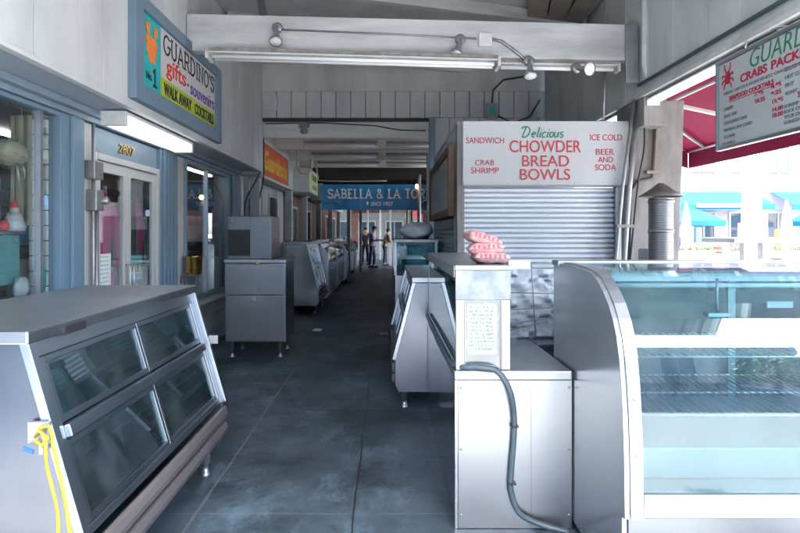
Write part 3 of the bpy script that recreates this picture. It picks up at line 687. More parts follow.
P('wall_backing', B(2.442, 2.52, -.8, 8.45, 2.74, 4.018), M['grey_wall'], rw)
P('bottom_rail', B(2.36, 2.439, -.8, 8.45, 2.715, 2.757), M['grey_beam'], rw, bevel=.004)
P('pipe', MB().tube([(2.352,-.9,2.83),(2.352,5.24,2.83)], .016, 8), mat('green_grey_pipe', (.06,.12,.11), .5), rw)
# cross beam near
cb = T('cross_beam', 'wide pale grey painted timber beam spanning the walkway in front of the gable', 'beam', (.2, 5.35, 3.16))
b3 = MB(); v = [(-1.895,5.28,3.17),(2.36,5.28,3.075),(2.36,5.28,3.415),(-1.895,5.28,3.52)]
b3.add(v + [(a, 5.40, c) for a, _, c in v], [(0,1,2,3),(7,6,5,4),(0,4,5,1),(1,5,6,2),(2,6,7,3),(3,7,4,0)])
P('timber', b3, M['grey_beam'], cb, bevel=.008)
P('end_plate', MB().box(2.24, 2.355, 5.245, 5.278, 2.86, 3.41), M['galv'], cb, bevel=.004)
# gable partition
gp = T('gable_partition', 'grey vertical-board gable partition with wide opening across the walkway', 'partition', (.2, 8.5, 2.9))
P('upper_panel', B(-1.9, 2.60, 8.50, 8.56, 3.60, 4.02), M['grey_wall'], gp)
P('board_row', boards(MB(), 'x', -1.9, 2.62, .225, 3.20, 3.595, 8.55, 8.49, gap=.01, jitter=0), M['grey_board'], gp, bevel=.003)
P('board_backing', B(-1.9, 2.62, 8.552, 8.60, 3.16, 3.598), M['void'], gp)
P('lower_boards', boards(MB(), 'x', .72, 2.62, .225, 1.6, 3.195, 8.55, 8.49, gap=.008), M['grey_board'], gp, bevel=.003)
P('square_hatch', B(-1.87, -1.66, 8.475, 8.488, 3.30, 3.52), M['grey_board'], gp, bevel=.003)
P('corner_post', B(-1.985, -1.902, 8.505, 8.60, 2.3, 4.0), M['mid_grey'], gp)
P('jamb_post', B(.64, .718, 8.46, 8.56, 0, 3.19), M['blue_pale'], gp, bevel=.004)
jb = T('junction_box', 'small grey green-labelled junction box high on the gable partition', 'junction box', (1.5, 8.45, 3.2))
P('box', B(1.50, 1.66, 8.40, 8.472, 3.17, 3.40), M['galv'], jb, bevel=.006); P('label', B(1.53, 1.63, 8.392, 8.3995, 3.24, 3.33), M['teal'], jb)
P('cable', MB().tube([(1.58,8.43,3.41),(1.60,8.44,3.6),(1.75,8.42,3.75),(2.0,8.42,3.79),(2.2,8.4,3.83)], .014, 6).tube([(1.67,8.43,3.21),(1.9,8.42,3.10),(2.15,8.42,3.2),(2.3,8.42,3.45)], .012, 6), M['black'], jb)

def tube_lamp(name, p0, p1, lit, label, width=.20, group=None, single=False):
    p0, p1 = Vector(p0), Vector(p1); c = (p0+p1)/2; d = (p1-p0).normalized()
    t = T(name, label, 'lamp', c, group=group)
    P('tray', MB().beam(p0+Vector((0,0,.03)), p1+Vector((0,0,.03)), width*.55, .05), M['rusty_tray'], t, bevel=.004)
    P('reflector', MB().beam(p0, p1, width, .012), M['fixture'], t)
    r = d.cross(Vector((0,0,1))).normalized()
    for sgn in ((0,) if single else (-1, 1)):
        o = r*(width*.24*sgn) - Vector((0,0,.030))
        P('tube', MB().tube([p0+o+d*.04, p1+o-d*.04], .019, 10), M['tube'] if lit else M['tube_dim'], t)
    for p in (p0, p1): P('end_cap', MB().beam(p-d*.012-Vector((0,0,.02)), p+d*.012-Vector((0,0,.02)), width, .075), M['fixture'], t)
    return t
tube_lamp('strip_lamp', (-1.64,5.17,3.10), (1.02,5.17,3.025), False, 'long white strip lamp fixed below the near cross beam', .17)
tube_lamp('strip_lamp', (1.05,5.35,3.06), (2.2,5.35,3.04), False, 'short strip lamp tucked under the right end of the near beam', .10, single=True)
for k, (a, b_, lab) in enumerate((((2.47,-.3,2.69),(2.47,1.6,2.69),'lit strip lamp under the right upper wall nearest the walkway entrance'),
                              ((2.47,1.65,2.69),(2.47,3.4,2.69),'lit strip lamp under the right upper wall above the menu board'),
                              ((2.47,3.45,2.69),(2.47,5.2,2.69),'lit strip lamp under the right upper wall ending at the stained column'),
                              ((2.47,5.6,2.69),(2.47,8.2,2.69),'lit strip lamp beyond the column above the shuttered stall'))):
    tube_lamp('strip_lamp', a, b_, True, lab, .12, single=True, group='lit strip lamps under the right upper wall')
# back beams and their lamps
names = ['first','second','third','fourth']
zb = [2.93, 2.95, 2.95, 2.96]
for k, y in enumerate((8.75, 10.1, 11.5, 12.9)):
    P('ceiling_beam', B(-2.28, 2.4, y-.07, y+.07, zb[k], 3.17), M['beam_white'], label=('broad white ceiling beam with black wire right behind the gable','white ceiling beam between the two nearest rows of strip lamps','white ceiling beam between the middle and farthest strip lamps','grey ceiling beam just before the hanging bulb')[k], cat='beam', bevel=.006, group='ceiling beams over the far walkway')
for k, (y, xa, nm) in enumerate(((9.75,-1.45,'nearest'),(11.15,-1.50,'middle'),(12.5,-1.55,'farthest'))):
    tube_lamp('strip_lamp', (xa,y,2.99), (-.16,y,2.99), False, 'white strip lamp left half of the '+nm+' row behind the gable', .14, group='strip lamps under the far ceiling')
    tube_lamp('strip_lamp', (-.02,y,2.985), (.9+.15*k,y,2.985), False, 'white strip lamp right half of the '+nm+' row behind the gable', .14, group='strip lamps under the far ceiling')
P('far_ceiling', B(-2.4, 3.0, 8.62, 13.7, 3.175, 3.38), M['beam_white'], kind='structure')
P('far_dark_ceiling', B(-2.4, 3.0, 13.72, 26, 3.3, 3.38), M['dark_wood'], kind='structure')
P('added_shade_ceiling', B(-9, 6.5, 26.01, 37.9, 3.3, 3.38), M['white_paint'], kind='structure')  # wide roof added past the exit to keep sun off the end wall
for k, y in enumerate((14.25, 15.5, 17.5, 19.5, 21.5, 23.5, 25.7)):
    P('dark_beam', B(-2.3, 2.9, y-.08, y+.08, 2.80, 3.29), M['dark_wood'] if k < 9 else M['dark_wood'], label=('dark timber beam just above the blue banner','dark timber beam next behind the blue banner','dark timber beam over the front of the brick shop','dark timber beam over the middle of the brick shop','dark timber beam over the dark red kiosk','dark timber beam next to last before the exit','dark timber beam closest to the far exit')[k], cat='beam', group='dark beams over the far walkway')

# spotlights on the beam
def spot(loc, aim, label):
    t = T('spotlight', label, 'spotlight', loc, group='spotlights on the near cross beam')
    L_ = Vector(loc); a = Vector(aim).normalized()
    P('mount', MB().lathe([(0,0),(.05,0),(.05,.018),(.03,.03),(0,.03)], L_, (0,-1,0), 16), M['galv'], t)
    j = L_+Vector((0,-.06,-.02)); P('arm', MB().tube([L_+Vector((0,-.02,0)), j, j+a*.05], .014, 8), M['galv'], t)
    c = j+a*.03
    P('shade', MB().lathe([(.022,0),(.026,.05),(.035,.08),(.058,.12),(.060,.145),(.056,.145)], c, a, 20), M['alu'], t)
    P('lamp_lens', MB().lathe([(.056,.138),(.04,.146),(0,.15)], c, a, 20), M['lens'], t)
spot((-1.03,5.278,3.38), (.05,-.45,-1), 'round spotlight at the left part of the near cross beam')
spot((.69,5.278,3.27), (-.35,-.3,-1), 'silver spotlight at the middle of the beam beside the rusty box')
spot((1.33,5.278,3.07), (-.05,-.35,-1), 'spotlight hanging lowest from the bent conduit above the white sign')
spot((1.78,5.278,3.00), (.35,-1,-.3), 'pale round spotlight at the right end of the near beam facing out')
rb = T('rusty_box', 'square rusty-edged junction box on the near cross beam with conduit', 'junction box', (.92, 5.26, 3.27))
P('box', B(.86, .985, 5.235, 5.277, 3.20, 3.325), M['fixture'], rb, bevel=.006)
P('conduit', MB().tube([(-1.0,5.262,3.36),(.2,5.262,3.31),(.84,5.262,3.275)], .008, 6).tube([(.985,5.262,3.27),(1.08,5.262,3.25),(1.2,5.262,3.16),(1.31,5.262,3.07)], .014, 6), M['galv'], rb)
jb2 = T('beam_bracket', 'dark lamp bracket and loose wire on the first white ceiling beam', 'bracket', (-1.27, 8.65, 3.1))
P('bracket', MB().box(-1.36,-1.20,8.62,8.678,3.08,3.14).lathe([(.05,0),(.06,.08),(.03,.1)], (-1.28,8.64,3.08), (0,0,-1), 12), M['ink_grey'], jb2)
P('wire', MB().tube([(-1.88,8.66,3.14),(-1.0,8.66,3.15),(-.2,8.66,3.11),(.2,8.66,3.04),(.6,8.66,3.03)], .009, 6), M['black'], jb2)

# column on the right with pipes
cl = T('column', 'stained pale column with rusty marks right of the shuttered stall', 'column', (2.6, 5.55, 0))
cm = MB(); v0 = [(2.55,5.44,.012),(2.72,5.44,.012),(2.72,5.80,.012),(2.55,5.80,.012)]; v1 = [(2.38,5.44,2.74),(2.86,5.44,2.74),(2.86,5.80,2.74),(2.38,5.80,2.74)]
cm.add([(2.36,5.44,.013),(2.80,5.44,.013),(2.80,5.78,.013),(2.36,5.78,.013),(2.37,5.44,2.74),(2.89,5.44,2.74),(2.89,5.78,2.74),(2.37,5.78,2.74)], [(0,3,2,1),(4,5,6,7),(0,1,5,4),(1,2,6,5),(2,3,7,6),(3,0,4,7)])
P('shaft', cm, M['column_paint'], cl, bevel=.01)
P('upper_post', MB().box(2.385, 2.60, 5.20, 5.43, 2.45, 3.95), M['column_paint'], cl, bevel=.006)
mb = MB()
for k in range(9): mb.lathe([(.006,0),(.006,.004),(0,.006)], (2.42+.05*k, 5.439, 2.60), (0,-1,0), 6)
P('bolt', mb, M['rusty_tray'], cl)
cp = T('conduit_run', 'bundle of dark and galvanised conduits running down the stained column', 'conduit', (2.35, 5.4, 0))
P('conduit', MB().tube([(2.37,5.15,3.90),(2.37,5.15,3.0),(2.40,5.15,2.86),(2.52,5.15,2.84)], .030, 10), M['fixture'], cp)
P('galvanised_pipe', MB().tube([(2.42,5.36,2.72),(2.33,5.38,1.9),(2.28,5.38,1.2),(2.28,5.38,.02)], .026, 10).tube([(2.36,5.34,2.72),(2.26,5.37,1.9),(2.20,5.38,1.2),(2.20,5.38,.02)], .018, 8), M['galv'], cp)
P('dark_pipe', MB().tube([(2.60,5.41,2.72),(2.57,5.41,2.10),(2.56,5.41,1.98),(2.42,5.41,1.95),(2.35,5.41,1.85),(2.28,5.41,1.0)], .016, 8), mat('rusty_dark_pipe', (.10,.075,.06), .6, .5, wear=.6, scale=12), cp)
for q in ((2.50,2.62,5.385,5.42,2.02,2.05),(2.20,2.36,5.35,5.40,1.50,1.53),(2.34,2.64,5.36,5.40,2.66,2.69)): P('clip', B(*q), M['rusty_tray'], cp)
P('black_wire', MB().tube(smooth_path([(2.36,5.33,2.70),(2.44,5.35,2.60),(2.58,5.36,2.66),(2.66,5.38,2.72)]), .010, 6).tube(smooth_path([(2.44,5.35,2.72),(2.46,5.35,2.3),(2.40,5.36,1.9),(2.34,5.36,1.3),(2.30,5.36,.9)]), .009, 6), M['ink'], cp)

# ------------------------------------------------------------------ shuttered stall
ks = T('shuttered_stall', 'closed food stall with ribbed steel roller shutter under the white sign', 'stall', (1.5, 6.9, 0))
P('side_wall', MB().box(.70, .76, 5.62, 8.4, 0, 2.52), M['grey_board'], ks)
P('stall_roof', B(.70, 2.36, 5.6, 8.4, 2.525, 2.56), M['mid_grey'], ks)
P('shutter_guide', MB().box(.685, .755, 5.47, 5.61, .0, 2.50), M['column_paint'], ks, bevel=.004)
P('shutter_guide', MB().box(2.245, 2.30, 5.49, 5.61, .0, 1.9), M['alu'], ks, bevel=.004)
prof = []; z = .80
while z < 1.90:
    prof += [(5.575, z), (5.555, z+.006), (5.545, z+.016), (5.545, z+.030), (5.555, z+.040), (5.575, z+.046)]; z += .050
M['shutter'] = mat('painted_shutter_steel', (.68,.73,.77), .38, .25, wear=.3, wearcol=(.45,.50,.55), scale=1.5, rvar=.06, bump=.02)
P('roller_shutter', MB().strip('x', prof, .757, 2.243, .004), M['shutter'], ks)
P('shutter_box', B(.757, 2.30, 5.467, 5.62, 1.905, 2.52), M['mid_grey'], ks)
P('stall_counter', B(.70, 2.30, 5.42, 5.62, .70, .79), M['steel_h'], ks, bevel=.005)
P('front_wall', B(.757, 2.30, 5.56, 5.62, .013, .70), M['mid_grey'], ks)
P('side_shutter', MB().strip('y', [(.698, .95+.05*i+dz) if j else (.690, .95+.05*i+dz) for i in range(14) for j, dz in ((0,0),(1,.025))], 5.8, 8.2, .003), M['dark_steel'], ks)
fr = T('poster_board', 'weathered poster board in a brown timber frame on the side of the shuttered stall', 'poster', (.62, 7, 1.65))
P('frame', MB().box(.62,.688,5.66,5.74,1.62,2.34).box(.62,.688,8.12,8.2,1.62,2.34).box(.62,.687,5.741,8.119,2.26,2.34).box(.62,.687,5.741,8.119,1.62,1.70), M['brown_wood'], fr, bevel=.004)
P('poster', B(.64,.66,5.742,8.118,1.702,2.258), mat('sun_bleached_poster', (.28,.32,.36), .35, wear=.8, wearcol=(.40,.33,.24), scale=3.5), fr)
# white sign
ws = T('stall_sign', 'white board sign with red chowder bread bowls lettering above the shutter', 'sign', (1.5, 5.44, 1.9))
xs0, xs1 = .735, 2.345; ZT, ZB = 2.535, 1.915
P('board', B(xs0, xs1, 5.430, 5.465, ZB, ZT), M['white_sign'], ws, bevel=.004)
k_ = 5.43/560
def wx(x): return (x-387)*k_
def wz(y): return 1.45+(233-y)*k_
def wt(name, s, x0, x1, y0, y1, m, **kw): lettering(name, s, (wx(x0), 5.4295, wz(y1)), wx(x1)-wx(x0), wz(y0)-wz(y1), 'front', m, ws, **kw)
stroke_text('delicious_word', 'delicious', (wx(520), 5.4295, wz(137.5)), wx(563)-wx(520), .105, 'front', M['green'], ws, t=.11, serif=0, shear=.25, gap=.0)
wt('chowder_word', 'CHOWDER', 509.5, 581, 140.5, 152.5, M['red'], bold=.004)
wt('bread_word', 'BREAD', 522, 569, 155.5, 166.5, M['red'], bold=.004)
wt('bowls_word', 'BOWLS', 520, 570, 169, 180, M['red'], bold=.004)
wt('sandwich_word', 'SANDWICH', 466, 504, 137.5, 143.5, M['red'])
wt('crab_word', 'CRAB', 475, 494, 160, 165.5, M['red']); wt('shrimp_word', 'SHRIMP', 471, 499, 167.5, 173.5, M['red'])
wt('ice_cold_words', 'ICE COLD', 590, 622, 134.5, 140.5, M['red']); wt('beer_word', 'BEER', 596, 614, 149, 155, M['red'])
wt('and_word', 'AND', 598, 613, 157, 162.5, M['red']); wt('soda_word', 'SODA', 595, 616, 164.5, 170.5, M['red'])
mb = MB()
for px, py in ((508,183.5),(538,183.5),(575,183),(464,130),(464,160),(464,183),(622,181)): mb.lathe([(.006,0),(.006,.003),(0,.004)], (wx(px),5.4295,wz(py)), (0,-1,0), 8)
P('screw', mb, M['galv'], ws)
P('sign_hanger', MB().tube([(2.10,5.44,2.53),(2.12,5.44,3.05)], .010, 6).tube([(.80,5.5,2.53),(.80,8.3,2.62)], .012, 6), M['galv'], ws)

# ------------------------------------------------------------------ menu board (right)
mn = T('menu_board', 'hanging pale crab menu board with green and red lettering under the right wall', 'menu board', (2.35, 3.06, 2.03))
X0 = 2.35
P('board', B(X0, X0+.02, 2.13, 3.965, 2.055, 2.63), M['menu_board'], mn)
P('frame', MB().box(X0-.012, X0+.028, 3.967, 3.99, 2.03, 2.655).box(X0-.012, X0+.028, 2.11, 2.129, 2.03, 2.655).box(X0-.011, X0+.027, 2.13, 3.966, 2.03, 2.054).box(X0-.011, X0+.027, 2.13, 3.966, 2.631, 2.655), M['dark_steel'], mn, bevel=.003)
P('hook', MB().tube([(X0+.01,3.70,2.655),(X0+.03,3.70,2.72),(X0+.06,3.70,2.76)], .005, 6).tube([(X0+.01,2.4,2.655),(X0+.03,2.4,2.72),(X0+.06,2.4,2.76)], .005, 6), M['galv'], mn)
def mt(name, s, y, z, W, H, m, **kw): lettering(name, s, (X0, y, z), W, H, 'right', m, mn, **kw)
mt('shop_name', "GUARDINO'S", 3.62, 2.515, .86, .115, M['green'], shear=.2, bold=-.012)
mt('crabs_word', 'CRABS', 3.72, 2.445, .26, .055, M['crimson'], bold=.02)
mt('packed_words', 'PACKED TO GO', 3.42, 2.445, .68, .055, M['crimson'], bold=.02)
mt('whole_crab_words', 'FRESH WHOLE DUNGENESS CRABS', 3.90, 2.405, .62, .020, M['ink_grey'])
mt('market_price_words', 'MARKET PRICE', 3.24, 2.405, .30, .020, M['ink_grey'])
mt('cocktails_heading', 'SEAFOOD COCKTAILS', 3.84, 2.355, .44, .030, M['crimson'], bold=.02)
P('heading_rule', B(X0-.003, X0-.0005, 3.40, 3.84, 2.344, 2.348), M['crimson'], mn)
for i, (s, wd) in enumerate((('SHRIMP', .10), ('ROCK CRAB', .14), ('DUNGENESS CRAB', .25), ('PRAWN & CRAB COMBO', .30), ('CLAMS', .12))):
    mt('menu_line', s, 3.90, 2.295-.048*i, wd, .022, M['ink_grey'], bold=.01)
for i, (y, s) in enumerate(((3.58,'7.95'),(3.42,'8.95'),(3.42,'9.25'))): mt('price', s, y, (2.32,2.33,2.285)[i], .085, .026, M['crimson'], bold=.01)
for i, (y, z, s) in enumerate(((3.57,2.275,'18.25'),(3.41,2.235,'15.95'),(3.41,2.185,'14.00'),(3.41,2.150,'18.00'))): mt('price', s, y, z, .09, .026, M['crimson'], bold=.01)
for i, s in enumerate(('BREAD BOWL', 'HOT CUP', 'PINT', 'QUART')): mt('menu_line', s, 3.30, 2.40-.048*i, (.2,.14,.07,.10)[i], .024, M['ink_grey'], bold=.01)
mt('chowder_heading', 'CHOWDERS', 3.13, 2.45, .3, .030, M['crimson'], bold=.02)
mt('sandwich_heading', 'SANDWICHES', 3.20, 2.225, .35, .032, M['crimson'], bold=.02)
for i, s in enumerate(('SHRIMP', 'ROCK CRAB', 'YOUR CRAB & SHRIMP', 'DUNGENESS CRAB')): mt('menu_line', s, 3.31, 2.185-.032*i, (.12,.17,.3,.27)[i], .021, M['ink_grey'], bold=.01)
mt('closing_line', 'TAXABLE', 3.93, 2.062, .15, .016, M['ink_grey'])
mb = MB().blob((X0-.002, 3.86, 2.52), (.004,.032,.045), 2, .05)
for sgn in (-1, 1):
    for a in (60, 20, -15, -50):
        p0 = Vector((X0-.003, 3.86+sgn*.03*math.cos(R(a)), 2.52+.04*math.sin(R(a)))); p1 = p0+Vector((0, sgn*.03*math.cos(R(a)), .035*math.sin(R(a)))); p2 = p1+Vector((0, sgn*.004, -.02 if a < 40 else .03))
        mb.tube([p0, p1, p2], [.005,.005,.003], 5)
P('crab_emblem', mb, M['crimson'], mn)

# red awning outside the right wall
aw = T('red_awning', 'crimson canvas awning sloping out over the street on the right side', 'awning', (3.3, 5, 2.4))
P('canvas', MB().add([(2.56,1.5,3.22),(4.25,1.5,2.60),(4.25,7.9,2.60),(2.56,7.9,3.22),(2.56,1.5,3.214),(4.25,1.5,2.594),(4.25,7.9,2.594),(2.56,7.9,3.214)], [(0,1,2,3),(7,6,5,4),(0,4,5,1),(1,5,6,2),(2,6,7,3),(3,7,4,0)]), M['awning'], aw)
P('valance', MB().strip('z', [(4.255, 1.5),(4.265,3.0),(4.255,4.5),(4.265,6.2),(4.255,7.9)], 2.36, 2.595, .004).add([(4.25,7.905,2.60),(2.56,7.905,3.22),(2.56,7.905,2.86),(4.25,7.905,2.36),(4.25,7.909,2.60),(2.56,7.909,3.22),(2.56,7.909,2.86),(4.25,7.909,2.36)], [(0,1,2,3),(7,6,5,4),(0,3,7,4),(1,5,6,2),(0,4,5,1),(2,6,7,3)]), M['awning'], aw)
P('awning_arm', MB().tube([(2.56,6.6,2.75),(3.4,6.9,2.86),(4.2,7.4,2.58)], .022, 6).tube([(2.56,4.0,2.75),(3.4,4.3,2.86),(4.2,4.8,2.58)], .022, 6).tube([(4.2,1.5,2.58),(4.2,7.9,2.58)], .02, 6), M['galv'], aw)
P('awning_rail', MB().tube([(2.58,1.5,3.17),(2.58,7.9,3.17)], .03, 8).tube([(3.2,1.5,2.93),(3.2,7.9,2.93)], .02, 8).beam((2.56,5.9,2.9),(4.2,5.9,2.55),.05,.03).beam((2.56,3.2,2.9),(4.2,3.2,2.55),.05,.03), M['white_paint'], aw)

# ------------------------------------------------------------------ slanted display cases
def slanted_case(label, L=1.6, D=.65, F=.20, H=1.13, group=None, cols=2, mats=('case_steel','top_steel')):
    """front faces +X, origin at floor, back at x=0, y from 0 to L"""
    t = T('display_case', label, 'display case', (0,0,0), group=group)
    zf = .43; xt, xb = D, D+F; st = M[mats[0]]
    end = [(0,.16),(xb-.03,.16),(xb,.22),(xb,zf),(xt+.01,H-.045),(0,H-.045)]
    P('end_panel', MB().prism('y', end, 0, .035), st, t, bevel=.003)
    P('end_panel', MB().prism('y', end, L-.035, L), st, t, bevel=.003)
    P('back_panel', B(.004, .03, .036, L-.036, .162, H-.047), M['dark_steel'], t)
    P('floor_panel', B(.031, xb-.035, .036, L-.036, .20, .24), M['dark_steel'], t)
    P('top', MB().box(-.01, xt+.035, -.015, L+.015, H-.044, H), M[mats[1]], t, bevel=.006)
    dx, dz = xb-xt-.01, zf-(H-.045); ln = math.hypot(dx, dz); ux, uz = dx/ln, dz/ln; nx, nz = -uz, ux   # along slope / outward
    def sp(s, y, o=0): return Vector((xt+.01+ux*s+nx*o, y, H-.045+uz*s+nz*o))
    def slab(mb, s0, s1, y0, y1, o0, o1):
        v = [sp(s0,y0,o0),sp(s1,y0,o0),sp(s1,y1,o0),sp(s0,y1,o0),sp(s0,y0,o1),sp(s1,y0,o1),sp(s1,y1,o1),sp(s0,y1,o1)]
        return mb.add(v, [(0,3,2,1),(4,5,6,7),(0,1,5,4),(1,2,6,5),(2,3,7,6),(3,0,4,7)])
    f = MB(); slab(f, 0, .055, .037, L-.037, -.03, 0); slab(f, ln-.03, ln, .037, L-.037, -.03, 0)
    slab(f, .056, ln-.031, .037, .085, -.03, -.001); slab(f, .056, ln-.031, L-.085, L-.037, -.03, -.001)
    fo = P('front_frame', f, M['trim'], t, bevel=.003)
    r = MB(); slab(r, ln*.48-.022, ln*.48+.022, .086, L-.086, -.028, .018); P('middle_rail', r, M['trim'], t, bevel=.004)
    e = MB(); slab(e, -.01, ln+.01, -.008, .03, -.01, .022); P('edge_trim', e, M['trim'], t, bevel=.004)
    e = MB(); slab(e, -.01, ln+.01, L-.03, L+.008, -.01, .022); P('edge_trim', e, M['trim'], t, bevel=.004)
    w_ = (L-.172)/cols
    for a, b_ in ((.057, ln*.48-.031), (ln*.48+.031, ln-.032)):
        for c in range(cols):
            y0 = .087+w_*c; y1 = y0+w_-.003; g = MB()
            slab(g, a, a+.022, y0, y1, -.026, -.006); slab(g, b_-.022, b_, y0, y1, -.026, -.006)
            slab(g, a+.023, b_-.023, y0, y0+.022, -.026, -.006); slab(g, a+.023, b_-.023, y1-.022, y1, -.026, -.006)
            d = P('sliding_door', g, M['dark_steel'], t, bevel=.002)
            g = MB(); slab(g, a+.023, b_-.023, y0+.023, y1-.023, -.018, -.014); P('pane', g, M['glass'], d)
    P('shelf', MB().box(.035, xt+.04, .04, L-.04, .60, .61), M['dark_steel'], t)
    P('inner_pan', MB().box(.06, xb-.10, .06, L-.06, .245, .30), M['mirror_steel'], t)
    P('bumper_rail', MB().prism('y', [(xb,.40),(xb+.022,.395),(xb+.03,.36),(xb+.022,.325),(xb,.32)], .01, L-.01), M['bumper'], t, bevel=.006)
    P('bumper_rail', MB().prism('y', [(xb,.305),(xb+.022,.30),(xb+.03,.27),(xb+.022,.24),(xb,.235)], .01, L-.01), M['bumper'], t, bevel=.006)
    P('skirt', MB().box(.036, xb-.036, .036, L-.036, .162, .199), M['dark_steel'], t)
    for xx in (.07, xb-.08):
        for yy in (.1, L-.1): P('leg', MB().lathe([(.028,.16),(.028,.07),(.020,.069),(.020,.02),(.026,.018),(.026,.0)], (xx,yy,.012), n=14), M['alu'], t)
    return t
c1 = slanted_case('large steel slanted display case with yellow strap nearest on the left')
c1.location = (-1.85, 1.83, 0)
c1b = bpy.data.objects[c1.children[0].name]
P('hasp', MB().box(-1.16,-1.09,1.805,1.822,.77,.84).box(-1.115,-1.10,1.79,1.805,.74,.83), M['galv'], c1, bevel=.002)
P('hasp', MB().box(-1.10,-1.04,3.44,3.455,.77,.82), M['galv'], c1, bevel=.002)
P('maker_plate', MB().beam((-1.163,2.02,1.098),(-1.163,2.16,1.098),.006,.03), M['ink'], c1)
ys = T('yellow_strap', 'yellow webbing strap tied in a loop and trailing down the near display case', 'strap', (-1.09, 1.79, .3))
def strap(pts, wd=.014):
    mb = MB(); pts = [Vector(p) for p in pts]
    for a, b_ in zip(pts, pts[1:]): mb.beam(a, b_+(b_-a)*.05, .004, wd, up=(1,.3,0))
    return mb
def flat_band(pts, wd, th=.003, face=(0,-1,0)):
    mb = MB(); P_ = smooth_path(pts); n = len(P_); fv = Vector(face); vs = []
    for i, p in enumerate(P_):
        d = (P_[min(i+1,n-1)]-P_[max(i-1,0)]).normalized(); s_ = d.cross(fv).normalized(); nn = s_.cross(d).normalized()
        tw = .5+.5*math.cos(i*.55); s_ = (s_*(.55+.45*tw)+nn*(.5-.5*tw)).normalized(); nn = s_.cross(d).normalized()
        vs += [p+s_*wd/2+nn*th/2, p-s_*wd/2+nn*th/2, p-s_*wd/2-nn*th/2, p+s_*wd/2-nn*th/2]
    fs = []
    for i in range(n-1):
        for k in range(4): fs.append((4*i+k, 4*i+(k+1)%4, 4*i+4+(k+1)%4, 4*i+4+k))
    fs += [(0,1,2,3), (4*n-4,4*n-1,4*n-2,4*n-3)]
    mb.add(vs, fs, True); return mb
P('strap_tail', flat_band([(-1.112,1.785,.825),(-1.075,1.785,.832),(-1.066,1.788,.77),(-1.045,1.787,.68),(-1.022,1.787,.57),(-1.012,1.787,.50),(-.985,1.785,.43),(-.985,1.785,.30)], .011), M['yellow_strap'], ys)
P('strap_tail', flat_band([(-1.10,1.775,.82),(-1.085,1.776,.80),(-1.082,1.778,.72),(-1.062,1.777,.64),(-1.045,1.777,.56),(-1.042,1.777,.46),(-1.03,1.776,.36)], .010), M['yellow_strap'], ys)
P('knot', MB().tube([(-1.12,1.785,.80),(-1.10,1.77,.825),(-1.075,1.775,.80),(-1.095,1.78,.775),(-1.12,1.782,.79)], .006, 6), M['yellow_strap'], ys)
P('tag', MB().beam((-1.16,1.785,.765),(-1.125,1.782,.752),.006,.012), M['blue_plastic'], ys)

c6 = slanted_case('steel slanted display case facing left beside the low glass-topped counter', L=1.75, D=.30, F=.17, H=1.09)
c6.rotation_euler = (0,0,math.pi); c6.location = (.535, 6.29, 0)
LC = [(-1.95, 9.95, 'slanted display case on the left just beyond the ice machine', 1.5, .52, .22, 1.29)]
c3 = slanted_case(LC[0][2], L=1.25, D=.42, F=.22, H=1.29, mats=('mirror_steel','dark_steel'), group='display cases down the left side')
c3.location = (-1.85, 9.9, 0)

# curved-front deli cases for the far rows
def curved_case(label, L=1.8, group=None):
    t = T('deli_case', label, 'deli case', (0,0,0), group=group)
    P('base', MB().prism('y', [(0,.1),(.70,.1),(.74,.16),(.74,.80),(0,.80)], 0, L), M['steel'], t, bevel=.004)
    cur = [(.74,.80),(.76,.90),(.73,1.02),(.65,1.13),(.52,1.21),(.36,1.25)]
    P('end_panel', MB().prism('y', [(0,.801),(.74,.801)]+cur[1:]+[(0,1.25)], 0, .03), M['alu'], t)
    P('end_panel', MB().prism('y', [(0,.801),(.74,.801)]+cur[1:]+[(0,1.25)], L-.03, L), M['alu'], t)
    P('curved_glass', MB().strip('y', cur, .031, L-.031, .006), M['glass'], t)
    P('top', B(0, .37, 0, L, 1.252, 1.285), M['top_steel'], t, bevel=.004)
    P('shelf', B(.03, .5, .04, L-.04, 1.0, 1.01), M['alu'], t)
    for k in range(3): P('door', B(.741, .755, .06+k*(L-.12)/3, .02+(k+1)*(L-.12)/3, .2, .74), M['dark_steel'], t, bevel=.004)
    P('handle', MB().tube([(.775, .2, .70),(.775, L-.2, .70)], .01, 6), M['alu'], t)
    P('kick_board', B(.05, .66, .02, L-.02, .013, .099), M['void'], t)
    return t
pc = curved_case('curved glass deli case second beyond the ice machine on the left', group='display cases down the left side')
ordn = ['third','fourth','fifth','sixth']
pc.location = (-1.95, 11.55, 0)
for i, y in enumerate((13.6, 15.9, 18.2, 20.4)):
    c = copy_tree(pc); c.location = (-1.95+.06*(i % 2), y, 0); c['label'] = 'curved glass deli case %s beyond the ice machine on the left' % ordn[i]
for i, y in enumerate((12.8, 15.2, 17.8, 20.3, 22.6)):
    c = copy_tree(pc); c.location = (.98-.04*(i % 2), y, 0); c.rotation_euler = (0,0,math.pi); c['label'] = 'curved glass deli case on the far right row, '+('nearest to the low bench','second past the low bench','midway to the far end','level with the dark red kiosk','last before the far exit')[i]; c['group'] = 'deli cases down the far right side'
